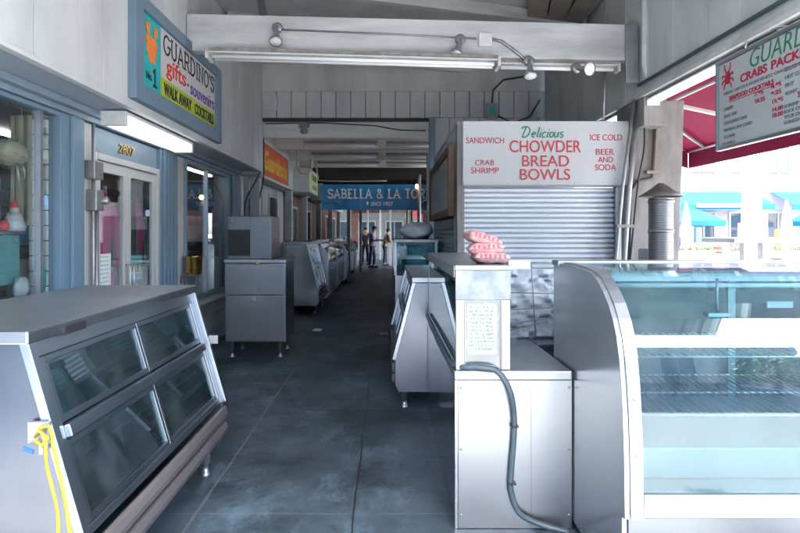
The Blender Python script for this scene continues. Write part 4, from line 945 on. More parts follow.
# flat topped glass case on the right with bag
c7 = T('glass_case', 'flat-topped teal glass case behind the slanted case on the right', 'glass case', (.4, 7.7, 0))
P('body', MB().box(.10, .62, 7.0, 8.6, .1, .92), M['steel'], c7, bevel=.005)
P('frame', MB().box(.09,.12,6.99,7.02,.921,1.33).box(.60,.63,6.99,7.02,.921,1.33).box(.09,.12,8.58,8.61,.921,1.33).box(.60,.63,8.58,8.61,.921,1.33), M['alu'], c7)
P('top', B(.08,.64,6.98,8.62,1.331,1.37), M['galv'], c7, bevel=.004)
P('pane', MB().box(.10,.106,7.021,8.579,.921,1.33).box(.121,.599,7.0,7.006,.921,1.33).box(.616,.622,7.021,8.579,.921,1.33), M['glass'], c7)
P('tray', B(.14,.58,7.05,8.55,.925,.96), M['sign_white'], c7)
P('leg', MB().box(.12,.17,7.03,7.08,.013,.099).box(.55,.60,7.03,7.08,.013,.099), M['alu'], c7)
P('plastic_bag', MB().blob((.40,7.5,1.47), (.22,.26,.12), 21, .16, 26, 16), M['bag_clear'], label='cloudy plastic bag slumped on the flat-topped glass case', cat='bag')

# ------------------------------------------------------------------ ice machine
im = T('ice_machine', 'stainless ice machine with louvred head on a large bin by the left wall', 'ice machine', (-1.52, 6.8, 0))
xa, xb_ = -1.87, -1.17; yf = 6.44
P('bin', B(xa, xb_, yf+.02, 7.05, .19, 1.10), M['dark_steel'], im, bevel=.008)
P('bin_door', B(xa+.005, xb_-.005, yf-.012, yf+.018, .735, 1.075), M['steel_h'], im, bevel=.008)
P('bin_front', B(xa+.012, xb_-.012, yf+.002, yf+.0195, .20, .728), M['steel_h'], im, bevel=.006)
P('bin_rim', B(xa-.01, xb_+.01, yf-.01, 7.06, 1.101, 1.145), M['dark_steel'], im, bevel=.008)
P('handle', MB().box(-1.56,-1.50,yf-.03,yf-.012,.665,.73), M['galv'], im, bevel=.005)
P('hinge', MB().box(-1.50,-1.46,yf-.02,yf-.008,1.09,1.12), M['brass'], im, bevel=.003)
for xx in (xa+.07, xb_-.07):
    for yy in (yf+.08, 6.97): P('leg', MB().lathe([(.022,.19),(.022,.07),(.016,.07),(.016,.02),(.03,.012),(.03,0)], (xx,yy,.0125), n=12), M['alu'], im)
ih = P('ice_maker', B(-1.84, -1.335, yf+.03, 6.98, 1.146, 1.645), M['ice_steel'], im, bevel=.008)
P('front_panel', B(-1.60+.02, -1.335+.002, yf+.012, yf+.0295, 1.15, 1.64), M['ice_steel'], ih, bevel=.004)
lv = MB(); z = 1.20
while z < 1.48: lv.box(-1.83, -1.585, yf+.008, yf+.022, z, z+.012); z += .02
P('louvre', lv, M['black'], ih); P('vent_back', B(-1.835, -1.582, yf+.0225, yf+.029, 1.185, 1.49), M['void'], ih)
P('badge', MB().lathe([(.018,0),(.018,.004),(0,.004)], (-1.80,yf+.029,1.59), (0,-1,0), 14), M['ink_grey'], ih)
P('name_strip', B(-1.46,-1.37,yf+.008,yf+.0115,1.585,1.595), M['ink_grey'], ih)
P('litter', MB().blob((-1.02,8.2,.03), (.07,.05,.02), 2, .3), M['paper'], label='crumpled white litter on the dark floor beyond the ice machine', cat='litter')

# ------------------------------------------------------------------ low counter with glass box
ct = T('counter', 'low stainless counter with thick white-edged top at the right of the aisle', 'counter', (.6, 3.6, 0))
P('front_panel', B(.345, .90, 2.722, 2.745, .013, .735), M['steel'], ct, bevel=.003)
P('side_panel', B(.33, .3445, 2.722, 4.50, .013, .735), M['mirror_steel'], ct, bevel=.002)
P('carcass', B(.346, .90, 2.747, 4.49, .02, .733), M['dark_steel'], ct)
P('worktop', B(.325, .895, 2.70, 4.51, .737, .785), M['alu'], ct, bevel=.008)
for zz in (.08, .40, .70):
    for xx in (.36, .885): P('screw', MB().lathe([(.006,0),(.006,.002),(0,.003)], (xx,2.7215,zz), (0,-1,0), 8), M['galv'], ct)
P('seam', B(.70,.702,2.7205,2.7215,.02,.73), M['ink_grey'], ct)
gc = T('glass_cabinet', 'teal-glass cabinet with steel top and taped notice on the low counter', 'glass cabinet', (.46, 3.6, .786))
P('top', B(.328, .605, 2.705, 4.50, 1.27, 1.293), M['top_steel'], gc, bevel=.004)
P('top_edge', B(.322, .3275, 2.705, 4.50, 1.235, 1.290), M['ink_grey'], gc, bevel=.001)
P('header_panel', B(.332, .60, 2.712, 2.73, 1.125, 1.269), mat('scuffed_white_panel', (.17,.20,.22), .4, .2, wear=.9, wearcol=(.36,.39,.40), scale=7, bump=.1), gc, bevel=.003)
for x0, x1 in ((.335,.381),(.55,.597)):
    p_ = P('post', MB().box(x0, x1, 2.712, 2.745, .787, 1.124), M['white_paint'], gc, bevel=.004)
    P('seam', B(x1-.008 if x0 < .4 else x0+.003, x1-.005 if x0 < .4 else x0+.006, 2.7095, 2.7115, .79, 1.12), M['brown_wood'], p_)
P('post', MB().box(.335, .36, 4.46, 4.49, .787, 1.269), M['alu'], gc)
P('post', MB().box(.575, .60, 4.46, 4.49, .787, 1.269), M['alu'], gc)
P('side_pane', B(.336, .342, 2.747, 4.458, .787, 1.234), M['glass'], gc); P('side_pane', B(.590, .596, 2.747, 4.458, .787, 1.268), M['glass'], gc)
P('front_pane', B(.382, .549, 2.722, 2.727, .787, 1.124), M['glass_clear'], gc)
P('inner_shelf', B(.345, .588, 2.76, 4.45, 1.02, 1.03), M['alu'], gc)
P('cabinet_floor', B(.345, .588, 2.76, 4.45, .787, .80), M['sign_white'], gc)
P('notice', B(.392, .535, 2.729, 2.731, .86, 1.105), M['notice'], gc)
mb = MB(); rr = random.Random(9)
for k in range(12): scribble(mb, (.40, 2.7195, 1.083-.0185*k), Vector((1,0,0)), Vector((0,-1,0)), .118, .012, rr, .0018)
P('notice_writing', mb, M['ink_grey'], gc)
# pink packets
def packet(loc, rz, tilt, label):
    t = T('packet', label, 'packet', loc, group='pink printed packets stacked on the glass cabinet')
    n, m_ = 20, 14; Lx, Ly = .090, .070; vs = []; fs = []
    for side in (1, -1):
        for i in range(n+1):
            for j in range(m_+1):
                u, v_ = i/n*2-1, j/m_*2-1
                h = .031*max(0, (1-abs(u)**4))**.5*max(0, (1-abs(v_)**3))**.5
                wr = .006*math.sin(9*u+3*v_+side)*math.cos(6*v_+loc[2]*40)*(1-v_**2)*(1-u**4)
                vs.append((u*Lx*(1+.05*(v_**2)), v_*Ly*(1-.06*(1-abs(u))), side*(h+.001)+wr+.033))
    K = (n+1)*(m_+1)
    for s_ in (0, 1):
        for i in range(n):
            for j in range(m_):
                a = s_*K+i*(m_+1)+j; fs.append((a, a+1, a+m_+2, a+m_+1))
    mb = MB(); rot = Matrix.Rotation(rz, 3, 'Z') @ Matrix.Rotation(tilt, 3, 'Y')
    mb.add([Vector(loc)+rot@Vector(v_) for v_ in vs], fs, True)
    P('film', mb, M['pink_bag'], t)
    mb = MB()
    for q in range(6):
        x = -.06+q*.024
        for dz in (0, .010):
            p = rot@Vector((x, -.066, .040+dz)); mb.blob(Vector(loc)+p+Vector((0,-.002,0)), (.007,.004,.0035), q, .3, 8, 5)
    P('print', mb, M['pink_print'], t)
packet((.525,2.86,1.290), R(4), R(1), 'lowest pink printed packet of the stack on the glass cabinet')
packet((.508,2.88,1.337), R(-4), R(-3), 'middle pink printed packet of the stack on the glass cabinet')
packet((.484,2.90,1.387), R(10), R(16), 'topmost pink printed packet slumped to the left on the stack')
# flexible cable
cbp = [(.318,4.45,.80),(.312,3.9,.795),(.312,3.3,.795),(.318,2.85,.80),(.36,2.72,.80),(.44,2.69,.805),(.53,2.685,.785),(.585,2.675,.70),(.612,2.70,.58),(.612,2.705,.45),(.60,2.705,.30),(.60,2.705,.20),(.64,2.70,.10),(.74,2.69,.05),(.86,2.66,.03)]
hs = T('flexible_conduit', 'grey-blue flexible conduit looping along the counter edge and down its front', 'conduit', (.5, 2.7, .03))
P('hose', MB().tube(smooth_path(cbp, 8), .0140, 12), M['cable'], hs)
P('clip', B(.595,.632,2.684,2.7215,.516,.523), M['ink'], hs); P('clip', B(.585,.620,2.684,2.7215,.241,.248), M['ink'], hs)

# stuff behind the cabinet: crumpled plastic-wrapped crates and rods
wr_ = T('wrapped_rack', 'wire rack of bundles under crumpled clear plastic behind the glass cabinet', 'rack', (.8, 3.9, .786))
mb = MB()
def crumple(mb, x0, x1, z0, z1, y, seed, amp=.05, nx=22, nz=22):
    rr = random.Random(seed); g = [[rr.uniform(-1,1) for _ in range(nz+3)] for _ in range(nx+3)]
    vs = []
    for i in range(nx+1):
        for j in range(nz+1):
            h = g[i][j]*.5+(g[i//2][j//2])+1.2*g[i//4][j//4]
            vs.append((x0+(x1-x0)*i/nx+.004*g[i][j], y+h*amp*.35, z0+(z1-z0)*j/nz))
    n = len(vs); vs += [(a, b_+.004, c) for a, b_, c in vs]
    fs = []
    for i in range(nx):
        for j in range(nz):
            a = i*(nz+1)+j; fs.append((a, a+nz+1, a+nz+2, a+1)); fs.append((n+a, n+a+1, n+a+nz+2, n+a+nz+1))
    mb.add(vs, fs, True)
crumple(mb, .61, 1.16, .80, 1.22, 3.56, 3, .055, 30, 26)
P('plastic_sheet', mb, M['plastic_sheet'], wr_)
mb = MB()
for p, q in (((.60,3.49,.86),(1.1,3.50,.93)),((.60,3.49,.97),(1.1,3.50,.985)),((.60,3.49,.80),(1.0,3.50,.90)),((.66,3.50,1.08),(1.12,3.50,1.07)),((.93,3.50,.79),(.90,3.50,1.27))): mb.tube([p,q], .004, 6)
P('rack_wire', mb, M['ink_grey'], wr_)
P('paper_bundle', MB().box(.80,.95,3.7,3.8,1.16,1.27), M['paper'], wr_, bevel=.01)
P('rack_base', B(.62,1.3,3.55,4.4,.787,.80), M['dark_steel'], wr_)
P('back_bundle', B(.63,1.15,3.72,4.3,.801,1.08), M['plastic_sheet'], wr_, bevel=.03)
ac = T('back_counter', 'plain steel back counter behind the curved display case', 'counter', (1.5, 4, 0))
P('top', B(.90, 2.2, 3.35, 4.5, .745, .785), M['steel_h'], ac, bevel=.005); P('body', B(.93, 2.17, 3.38, 4.47, .013, .744), M['dark_steel'], ac)

# ------------------------------------------------------------------ big curved display case on the right
dcs = T('curved_display_case', 'large curved-glass steel display case in the right foreground', 'display case', (1.8, 2.6, 0))
front = [(2.94,1.290),(2.75,1.290),(2.60,1.285),(2.50,1.275),(2.44,1.258),(2.395,1.236),(2.345,1.205),(2.29,1.16),(2.245,1.105),(2.21,1.045),(2.185,.97),(2.165,.87),(2.15,.76),(2.14,.64),(2.135,.55),(2.133,.46)]
endp = [(3.04,.05),(3.04,1.290)] + front + [(2.13,.36),(2.158,.355),(2.158,.05)]
P('end_panel', MB().prism('x', endp, .905, .925), M['end_steel'], dcs, bevel=.002)
P('end_panel', MB().prism('x', endp, 2.78, 2.80), M['end_steel'], dcs, bevel=.002)
P('bezel', MB().strip('x', [(2.13,.362)]+front[::-1], .926, .975, .006), M['alu'], dcs)
mb = MB()
for y, z, ny, nz in ((2.38,1.225,-.5,.8),(2.215,1.055,-.9,.4),(2.155,.81,-1,0),(2.136,.60,-1,0)): mb.lathe([(.006,0),(.006,.003),(0,.004)], (.95,y-.004,z), (0,ny,nz), 8)
P('screw', mb, M['galv'], dcs)
P('curved_glass', MB().strip('x', [(y+.003, z) for y, z in front[::-1]], .976, 2.779, .006), M['glass_curved'], dcs)
P('bottom_rail', B(.976, 2.779, 2.125, 2.165, .365, .455), M['alu'], dcs, bevel=.004)
P('top', MB().box(.90, 2.81, 2.945, 3.06, 1.276, 1.304), M['alu'], dcs, bevel=.006)
P('base', B(.93, 2.77, 2.16, 3.02, .013, .359), M['steel_h'], dcs, bevel=.004)
P('deck', B(.927, 2.777, 2.17, 3.0, .42, .45), M['teal_deck'], dcs)
P('back_frame', MB().box(.927,2.777,3.005,3.03,1.20,1.274).box(.927,2.777,3.005,3.03,.37,.50).box(.927,.96,3.005,3.03,.501,1.199).box(1.83,1.87,3.005,3.03,.501,1.199).box(2.74,2.777,3.005,3.03,.501,1.199), M['alu'], dcs)
P('sliding_door', MB().box(.961,1.829,3.012,3.018,.501,1.199).box(1.871,2.739,3.012,3.018,.501,1.199), M['dull_door'], dcs)
P('inner_step', MB().box(.93,2.775,2.27,3.0,.451,.58), M['teal_deck'], dcs, bevel=.01)
def wire_shelf(z, y0, y1):
    mb = MB()
    x = .96
    while x < 2.76: mb.tube([(x,y0,z),(x+.10,y1,z)], .0028, 5); x += .035
    for y in (y0, (y0+y1)/2, y1): mb.tube([(.93,y,z-.005),(2.77,y,z-.005)], .005, 6)
    return mb
P('wire_shelf', wire_shelf(.92, 2.42, 2.98), M['alu'], dcs)
P('wire_shelf', wire_shelf(.70, 2.32, 2.98), M['alu'], dcs)
P('lamp_rail', MB().box(.93,2.77,2.50,2.54,1.235,1.27).tube([(.95,2.52,1.215),(2.75,2.52,1.215)], .012, 8), M['fixture'], dcs)
P('support_bar', MB().tube([(1.45,2.46,1.25),(1.45,2.46,1.10)], .006, 6).box(1.40,1.50,2.44,2.48,1.085,1.10), M['alu'], dcs)
P('price_card', B(1.78,1.90,2.62,2.625,1.10,1.13), M['sign_white'], dcs)

# heater
ph = T('flue', 'perforated steel flue with conical cap in front of the stained column', 'flue', (2.2, 4.5, 0))
M['perf'] = None
def perf():
    m = mat('perforated_steel', (.5,.5,.5), .4, .8); N = m.node_tree.nodes; L = m.node_tree.links; b = N['Principled BSDF']
    tc = N.new('ShaderNodeTexCoord'); mp = N.new('ShaderNodeMapping'); mp.inputs['Scale'].default_value = (18,1,1)
    sp = N.new('ShaderNodeSeparateXYZ'); L.new(tc.outputs['Object'], sp.inputs[0])
    at = N.new('ShaderNodeMath'); at.operation = 'ARCTAN2'; L.new(sp.outputs[1], at.inputs[0]); L.new(sp.outputs[0], at.inputs[1])
    def mth(op, a, bb):
        n = N.new('ShaderNodeMath'); n.operation = op
        for i, x in enumerate((a, bb)):
            if isinstance(x, (int, float)): n.inputs[i].default_value = x
            else: L.new(x, n.inputs[i])
        return n.outputs[0]
    u = mth('MULTIPLY', at.outputs[0], 26/math.pi); v = mth('MULTIPLY', sp.outputs[2], 88)
    half = mth('MULTIPLY', mth('FLOORED_MODULO', mth('FLOOR', v, 0), 2), .5)
    fu = mth('SUBTRACT', mth('FRACT', mth('ADD', u, half), 0), .5); fv = mth('SUBTRACT', mth('FRACT', v, 0), .5)
    d = mth('SQRT', mth('ADD', mth('MULTIPLY', fu, fu), mth('MULTIPLY', fv, fv)), 0)
    k = mth('LESS_THAN', d, .36)
    mx = N.new('ShaderNodeMix'); mx.data_type = 'RGBA'; mx.inputs[6].default_value = (.26,.26,.26,1); mx.inputs[7].default_value = (.03,.03,.03,1)
    L.new(k, mx.inputs[0]); L.new(mx.outputs[2], b.inputs['Base Color'])
    return m
M['perf'] = perf()
hx, hy = 2.20, 4.5
ob = P('perforated_shell', MB().lathe([(.092,0),(.092,1.68)], (0,0,.05), n=32), M['perf'], None)
ob.parent = ph; ob.location = Vector((hx, hy, .05))-Vector(ph.location)
P('band', MB().lathe([(.095,1.40),(.097,1.40),(.097,1.43),(.095,1.43)], (hx,hy,.05), n=32).lathe([(.095,0),(.099,0),(.099,.05),(.095,.05)], (hx,hy,.05), n=32).lathe([(.095,1.64),(.099,1.64),(.099,1.665),(0,1.665)], (hx,hy,.05), n=32), M['heater'], ph)
P('cap', MB().lathe([(.165,1.69),(.17,1.695),(.09,1.745),(.02,1.80),(0,1.80),(0,1.785),(.16,1.69)], (hx,hy,.05), n=32), mat('rusty_cap', (.17,.15,.13), .5, .6, wear=.6, scale=10), ph)
P('flue_base', MB().lathe([(.0,0),(.16,0),(.16,.03),(.11,.04)], (hx,hy,.0125), n=24), M['heater'], ph)
P('tank', MB().box(2.28,2.40,4.9,5.1,.9,1.31), M['galv'], label='dark grey utility box wedged between the pipes and the flue', cat='utility box', bevel=.02)

# ------------------------------------------------------------------ banner
bn = T('banner', 'blue vinyl banner with white serif lettering strung across the far walkway', 'banner', (-.2, 14, 2.0))
pts = [(-1.63+.31*i, 14.0+.02*math.sin(i*1.7)) for i in range(11)]
P('sheet', MB().strip('z', pts, 2.025, 2.66, .004), M['banner'], bn)
K = 14/560
def bx(x): return (x-387)*K
def bz(y): return 1.45+(233-y)*K
stroke_text('banner_name', 'SABELLA & LA TORRE', (bx(328.0), 13.955, bz(198.2)), bx(438)-bx(328), bz(189.6)-bz(198.2), 'front', M['banner_white'], bn, t=.17, serif=.34, gap=.10)
lettering('since_word', 'SINCE', (bx(371), 13.955, bz(206)), bx(381)-bx(371), .10, 'front', M['banner_white'], bn, bold=.02)
lettering('year_number', '1927', (bx(383.5), 13.955, bz(206)), bx(393)-bx(383.5), .10, 'front', M['banner_white'], bn, bold=.02)
mb = MB(); rr = random.Random(3)
for k in range(9):
    a = R(20*k+10); p = Vector((bx(333), 13.952, bz(203.5)))
    mb.tube([p, p+Vector((.16*math.cos(a), 0, .07*math.sin(a))), p+Vector((.22*math.cos(a)+.02, 0, .05*math.sin(a)-.04))], .008, 5)
P('crab_drawing', mb, M['banner_pale'], bn)
P('emblem', MB().blob((bx(428.5), 13.955, bz(203.5)), (.045,.008,.07), 4, .3).blob((bx(367.5), 13.955, bz(203.5)), (.03,.008,.05), 4, .2), M['banner_white'], bn)
P('rope', MB().tube([(-2.2,14,2.75),(-1.62,14,2.65)], .01, 5).tube([(1.45,14,2.65),(2.3,14,2.75)], .01, 5), M['sign_white'], bn)
hb = T('hanging_bulb', 'warm lit bulb hanging in front of the blue banner', 'bulb', (.70, 13.0, 2.5))
P('bulb', MB().blob((.70,13.0,2.53), (.045,.045,.055), 1, 0), M['bulb'], hb); P('cord', MB().tube([(.70,13.0,2.58),(.70,13.0,2.96)], .006, 5), M['ink'], hb); P('cap', MB().lathe([(.03,0),(.03,.05),(0,.06)], (.70,13.0,2.58)), M['ink'], hb)

# ------------------------------------------------------------------ shops further down the left
osn = T('orange_sign', 'orange-red sign with yellow lettering on the far left fascia', 'sign', (-1.93, 9.8, 2.37))
P('panel', B(-1.985, -1.945, 8.72, 10.95, 2.36, 2.88), M['orange_panel'], osn)
P('frame', MB().box(-1.99,-1.93,8.68,8.719,2.32,2.92).box(-1.99,-1.93,10.951,10.99,2.32,2.92).box(-1.99,-1.932,8.72,10.95,2.881,2.92).box(-1.99,-1.932,8.72,10.95,2.32,2.359), M['fixture'], osn)
lettering('lettering', "Guardino's", (-1.945, 8.86, 2.46), 1.95, .33, 'left', M['yellow'], osn, bold=.03, shear=.2)
def far_shop(name, label, y0, y1, wall_m, fas_m, openings, xw=-2.28, zf=2.35):
    t = T(name, label, 'shop', (xw, (y0+y1)/2, 0))
    P('fascia', B(-2.25, -2.0, y0, y1, zf, 3.17), fas_m, t)
    ys_ = y0
    mb = MB()
    for (a, b_, z0, z1, kind) in openings:
        if a > ys_: mb.box(xw-.12, xw, ys_, a, 0, zf)
        if z0 > .05: mb.box(xw-.12, xw-.002, a, b_, 0, z0)
        mb.box(xw-.12, xw-.002, a, b_, z1, zf)
        f = MB().box(xw-.06,xw+.02,a,a+.06,z0,z1).box(xw-.06,xw+.02,b_-.06,b_,z0,z1).box(xw-.06,xw+.018,a+.061,b_-.061,z1-.06,z1).box(xw-.06,xw+.018,a+.061,b_-.061,z0,z0+.08)
        w_ = P('door' if kind == 'd' else 'window', f, M['white_paint'] if kind != 'b' else M['blue_pale'], t)
        P('pane', B(xw-.03,xw-.024,a+.061,b_-.061,z0+.081,z1-.061), M['glass_dark'], w_)
        ys_ = b_
    if ys_ < y1: mb.box(xw-.12, xw, ys_, y1, 0, zf)
    P('wall', mb, wall_m, t); P('back_wall', B(-4.6,-4.5,y0,y1,0,3.3), M['mid_grey'], t); P('roof', B(-4.6,-2.26,y0,y1,3.18,3.3), M['mid_grey'], t)
    P('side_wall', MB().box(-4.49,xw-.13,y0,y0+.05,0,3.17).box(-4.49,xw-.13,y1-.05,y1,0,3.17), M['mid_grey'], t)
    return t
far_shop('neighbour_shop', 'grey shop with white framed glass door under the orange sign', 8.62, 12.3, M['grey_board'], M['white_paint'], [(9.0,10.2,.9,2.2,'w'),(10.75,11.6,.02,2.2,'d')])
far_shop('neighbour_shop', 'red-brown sided shop with pale box fascia left of the banner', 12.35, 17.2, M['red_brown'], M['white_paint'], [(12.7,14.2,.5,2.1,'w'),(15.0,16.6,.5,2.1,'w')])
far_shop('neighbour_shop', 'brick fronted shop near the far end of the walkway', 17.25, 25.6, M['brick'], M['grey_beam'], [(18,19.4,.02,2.2,'d'),(20.4,22,.7,2.1,'w'),(23,24.6,.7,2.1,'w')])
ysn = T('box_sign', 'white box sign with pale yellow face and green marks on the far left', 'sign', (-1.92, 12.7, 2.3))
P('box', B(-1.999, -1.66, 12.0, 13.4, 2.33, 2.84), M['fixture'], ysn, bevel=.005)
P('face', B(-1.659, -1.65, 12.2, 13.2, 2.36, 2.80), M['pale_yellow'], ysn)
mb = MB()
for k in range(4): mb.box(-1.6495,-1.645,12.35+.2*k,12.47+.2*k,2.60+.02*(k%2),2.74).box(-1.6495,-1.645,12.40+.2*k,12.5+.2*k,2.42,2.50+.03*(k%2))
P('green_marks', mb, M['green'], ysn)
P('second_box', B(-1.999, -1.70, 14.6, 16, 2.3, 2.75), M['fixture'], ysn)
# posts on the left row
for i, (x, y, m_) in enumerate(((-2.03,8.66,'white_paint'),(-2.0,11.4,'grey_beam'),(-1.97,13.35,'white_paint'),(-2.0,16.4,'white_paint'),(-1.98,19.6,'grey_beam'),(-1.98,22.8,'white_paint'))):
    P('wall_post', B(x-.07, x+.07, y-.07, y+.07, .013, 2.31), M[m_], label=['pale post standing right behind the gift shop corner','grey post beyond the orange sign','white post under the box sign','white post before the banner ropes','grey post by the brick shop','white post nearest the far end on the left'][i], cat='post', bevel=.005, group='posts along the left shops')
rr = random.Random(8)
cv = T('wall_pipes', 'white drain pipes and loose dark cables at the corner past the gift shop window', 'pipes', (-2.0, 8.6, 0))
P('pipe', MB().tube([(-2.16,8.62,.02),(-2.16,8.62,2.32)], .03, 8).tube([(-2.22,8.75,.02),(-2.22,8.75,2.32)], .02, 8), M['white_paint'], cv)
P('cable', MB().tube(smooth_path([(-1.92,8.47,2.36),(-2.0,8.46,2.2),(-2.13,8.46,1.95),(-2.15,8.46,1.6)]), .01, 6).tube(smooth_path([(-1.90,8.62,2.9),(-1.90,8.62,2.3),(-1.98,8.62,1.9),(-2.0,8.62,1.5)]), .012, 6), M['ink'], cv)
P('conduit', MB().tube(smooth_path([(-1.75,11.0,3.1),(-1.75,11.0,2.75),(-1.65,11.0,2.62),(-1.5,11.0,2.68),(-1.47,11.0,2.95)]), .02, 6).tube(smooth_path([(-1.6,12.6,3.1),(-1.55,12.6,2.72),(-1.4,12.6,2.62),(0,12.6,2.62)]), .015, 6), M['white_paint'], cv)

# right far kiosks
for i, (y0, y1, m_, l) in enumerate(((9.2,12.0,'grey_board','grey boarded kiosk behind the shuttered stall on the right'),(13.2,17,'stucco','pale kiosk beyond the hanging bulb on the right'),(18,21.5,'red_brown','dark red kiosk near the far end on the right'))):
    t = T('kiosk', l, 'kiosk', (1.9,(y0+y1)/2,0))
    P('wall', MB().box(1.15,2.8,y0,y0+.08,0,2.6).box(1.15,1.23,y0+.081,y1,0,1.0).box(1.15,1.23,y0+.081,y1,2.1,2.6).box(2.72,2.8,y0+.081,y1,0,2.6), M[m_], t)
    P('roof', B(1.1,2.85,y0-.05,y1+.05,2.601,2.68), M['mid_grey'], t)
    P('canopy', MB().beam((1.15,(y0+y1)/2,2.35),(.85,(y0+y1)/2,2.2),y1-y0,.02), M['awning'] if i == 0 else M['canvas_white'], t)
    P('counter', B(1.05,1.3,y0+.1,y1,1.001,1.05), M['steel'], t)
for i, (x, y) in enumerate(((.72,9.6),(.75,13.0),(.78,17.4),(.80,22.0),(1.9,26.2),(-.9,26.2))):
    P('pole', MB().tube([(x,y,.013),(x,y,2.8)], .045, 10), M['white_paint'] if i != 1 else M['galv'], label=['white pole just behind the stall partition','galvanised pole level with the hanging bulb','white pole halfway down the right row','white pole near the end of the right row','white pole at the far right exit corner','white pole standing in the middle of the far exit'][i], cat='pole', group='poles down the walkway')
# far clutter along the right row
for i, (x, y, z, s_, m_, l, nm) in enumerate(((.55,9.3,.02,(.5,.9,1.25),'dark_steel','dark steel cupboard right behind the flat-topped glass case','cupboard'),(.42,10.8,.02,(.55,1.2,.95),'galv','low galvanised bench past the dark cupboard','bench'))):
    t = T(nm, l, nm, (x,y,0)); P('body', B(x-s_[0]/2,x+s_[0]/2,y-s_[1]/2,y+s_[1]/2,.1,s_[2]), M[m_], t, bevel=.01)
    P('top', B(x-s_[0]/2-.02,x+s_[0]/2+.02,y-s_[1]/2-.02,y+s_[1]/2+.02,s_[2]+.001,s_[2]+.03), M['alu'], t, bevel=.004)
    P('foot', MB().box(x-.2,x-.15,y-.3,y-.25,.013,.099).box(x+.15,x+.2,y-.3,y-.25,.013,.099).box(x-.2,x-.15,y+.25,y+.3,.013,.099).box(x+.15,x+.2,y+.25,y+.3,.013,.099), M['galv'], t)
    P('panel_seam', B(x-s_[0]/2-.004,x-s_[0]/2-.001,y-.01,y+.01,.12,s_[2]-.02), M['ink'], t)
for i, (x, y, z, c, l) in enumerate(((.42,10.6,.983,'cream','brown cardboard box on the galvanised bench'),(.48,11.1,.983,'scarlet','red plastic crate on the galvanised bench'))):
    t = T('crate', l, 'crate', (x,y,z)); w_ = .18
    P('crate_body', MB().box(x-w_,x+w_,y-.15,y+.15,z,z+.02).box(x-w_,x-w_+.015,y-.15,y+.15,z+.021,z+.24).box(x+w_-.015,x+w_,y-.15,y+.15,z+.021,z+.24).box(x-w_+.016,x+w_-.016,y-.15,y-.135,z+.021,z+.24).box(x-w_+.016,x+w_-.016,y+.135,y+.15,z+.021,z+.24), M[c], t)
    P('contents', MB().blob((x,y,z+.20), (.14,.11,.1), i+3, .25), M['paper' if i else 'bumper'], t)

for i, (x, y, z0, z1, m_, l) in enumerate(((-1.15,16.8,.013,3.29,'white_paint','white pole standing at the aisle edge before the brick shop'),(-1.0,21.2,.013,3.29,'galv','galvanised pole at the aisle edge by the brick shop'),(.15,24.8,.013,3.29,'white_paint','white pole right of the mustard jacketed person'),(-1.55,27.0,.013,3.29,'brick','slim brick pier left of the people'),(-.35,29.5,.013,3.29,'grey_beam','grey pier far behind the people'),(1.2,30.0,.013,3.29,'brown_wood','brown timber post far behind on the right'))):
    P('post', B(x-.05-(.12 if i==3 else 0),x+.05+(.12 if i==3 else 0),y-.05,y+.05,z0,z1), M[m_], label=l, cat='post', group='posts at the far end of the walkway')
for i, (x, y, wd, h, m_, l) in enumerate(((-1.0,26.6,1.3,.22,'red_brown','dark red hanging sign board beyond the banner on the left'),(.5,27.6,1.6,.16,'brown_wood','brown hanging board beyond the banner in the middle'),(1.5,28.2,.5,.4,'scarlet','small red hanging board at the far right'))):
    t = T('hanging_board', l, 'sign', (x,y,2.6)); P('board', B(x-wd/2,x+wd/2,y-.02,y+.02,2.62-h,2.62), M[m_], t)
    P('hanger', MB().tube([(x-wd*.4,y,2.62),(x-wd*.4,y,3.29)], .01, 5), M['galv'], t); P('hanger', MB().tube([(x+wd*.4,y,2.62),(x+wd*.4,y,3.29)], .01, 5), M['galv'], t)
for i, (x, y, m_, l) in enumerate(((.25,26.5,'cream','tan crate stack beside the far exit'),(.75,27.2,'banner','blue crate stack beside the far exit'),(-1.9,28.4,'sign_white','white chest freezer at the far left'))):
    t = T('crate_stack' if i < 2 else 'chest_freezer', l, 'crates' if i < 2 else 'freezer', (x,y,0))
    if i < 2:
        for q in range(4): P('crate', MB().box(x-.22+.01*q,x+.22+.01*q,y-.17,y+.17,.013+.28*q,.013+.28*q+.24).box(x-.24+.01*q,x+.24+.01*q,y-.19,y+.19,.253+.28*q,.28+.28*q), M[m_], t)
    else:
        P('body', B(x-.7,x+.5,y-.35,y+.35,.05,.85), M[m_], t, bevel=.03); P('lid', B(x-.72,x+.52,y-.37,y+.37,.852,.92), M[m_], t, bevel=.02); P('handle', B(x-.2,x,y-.40,y-.372,.86,.89), M['galv'], t)
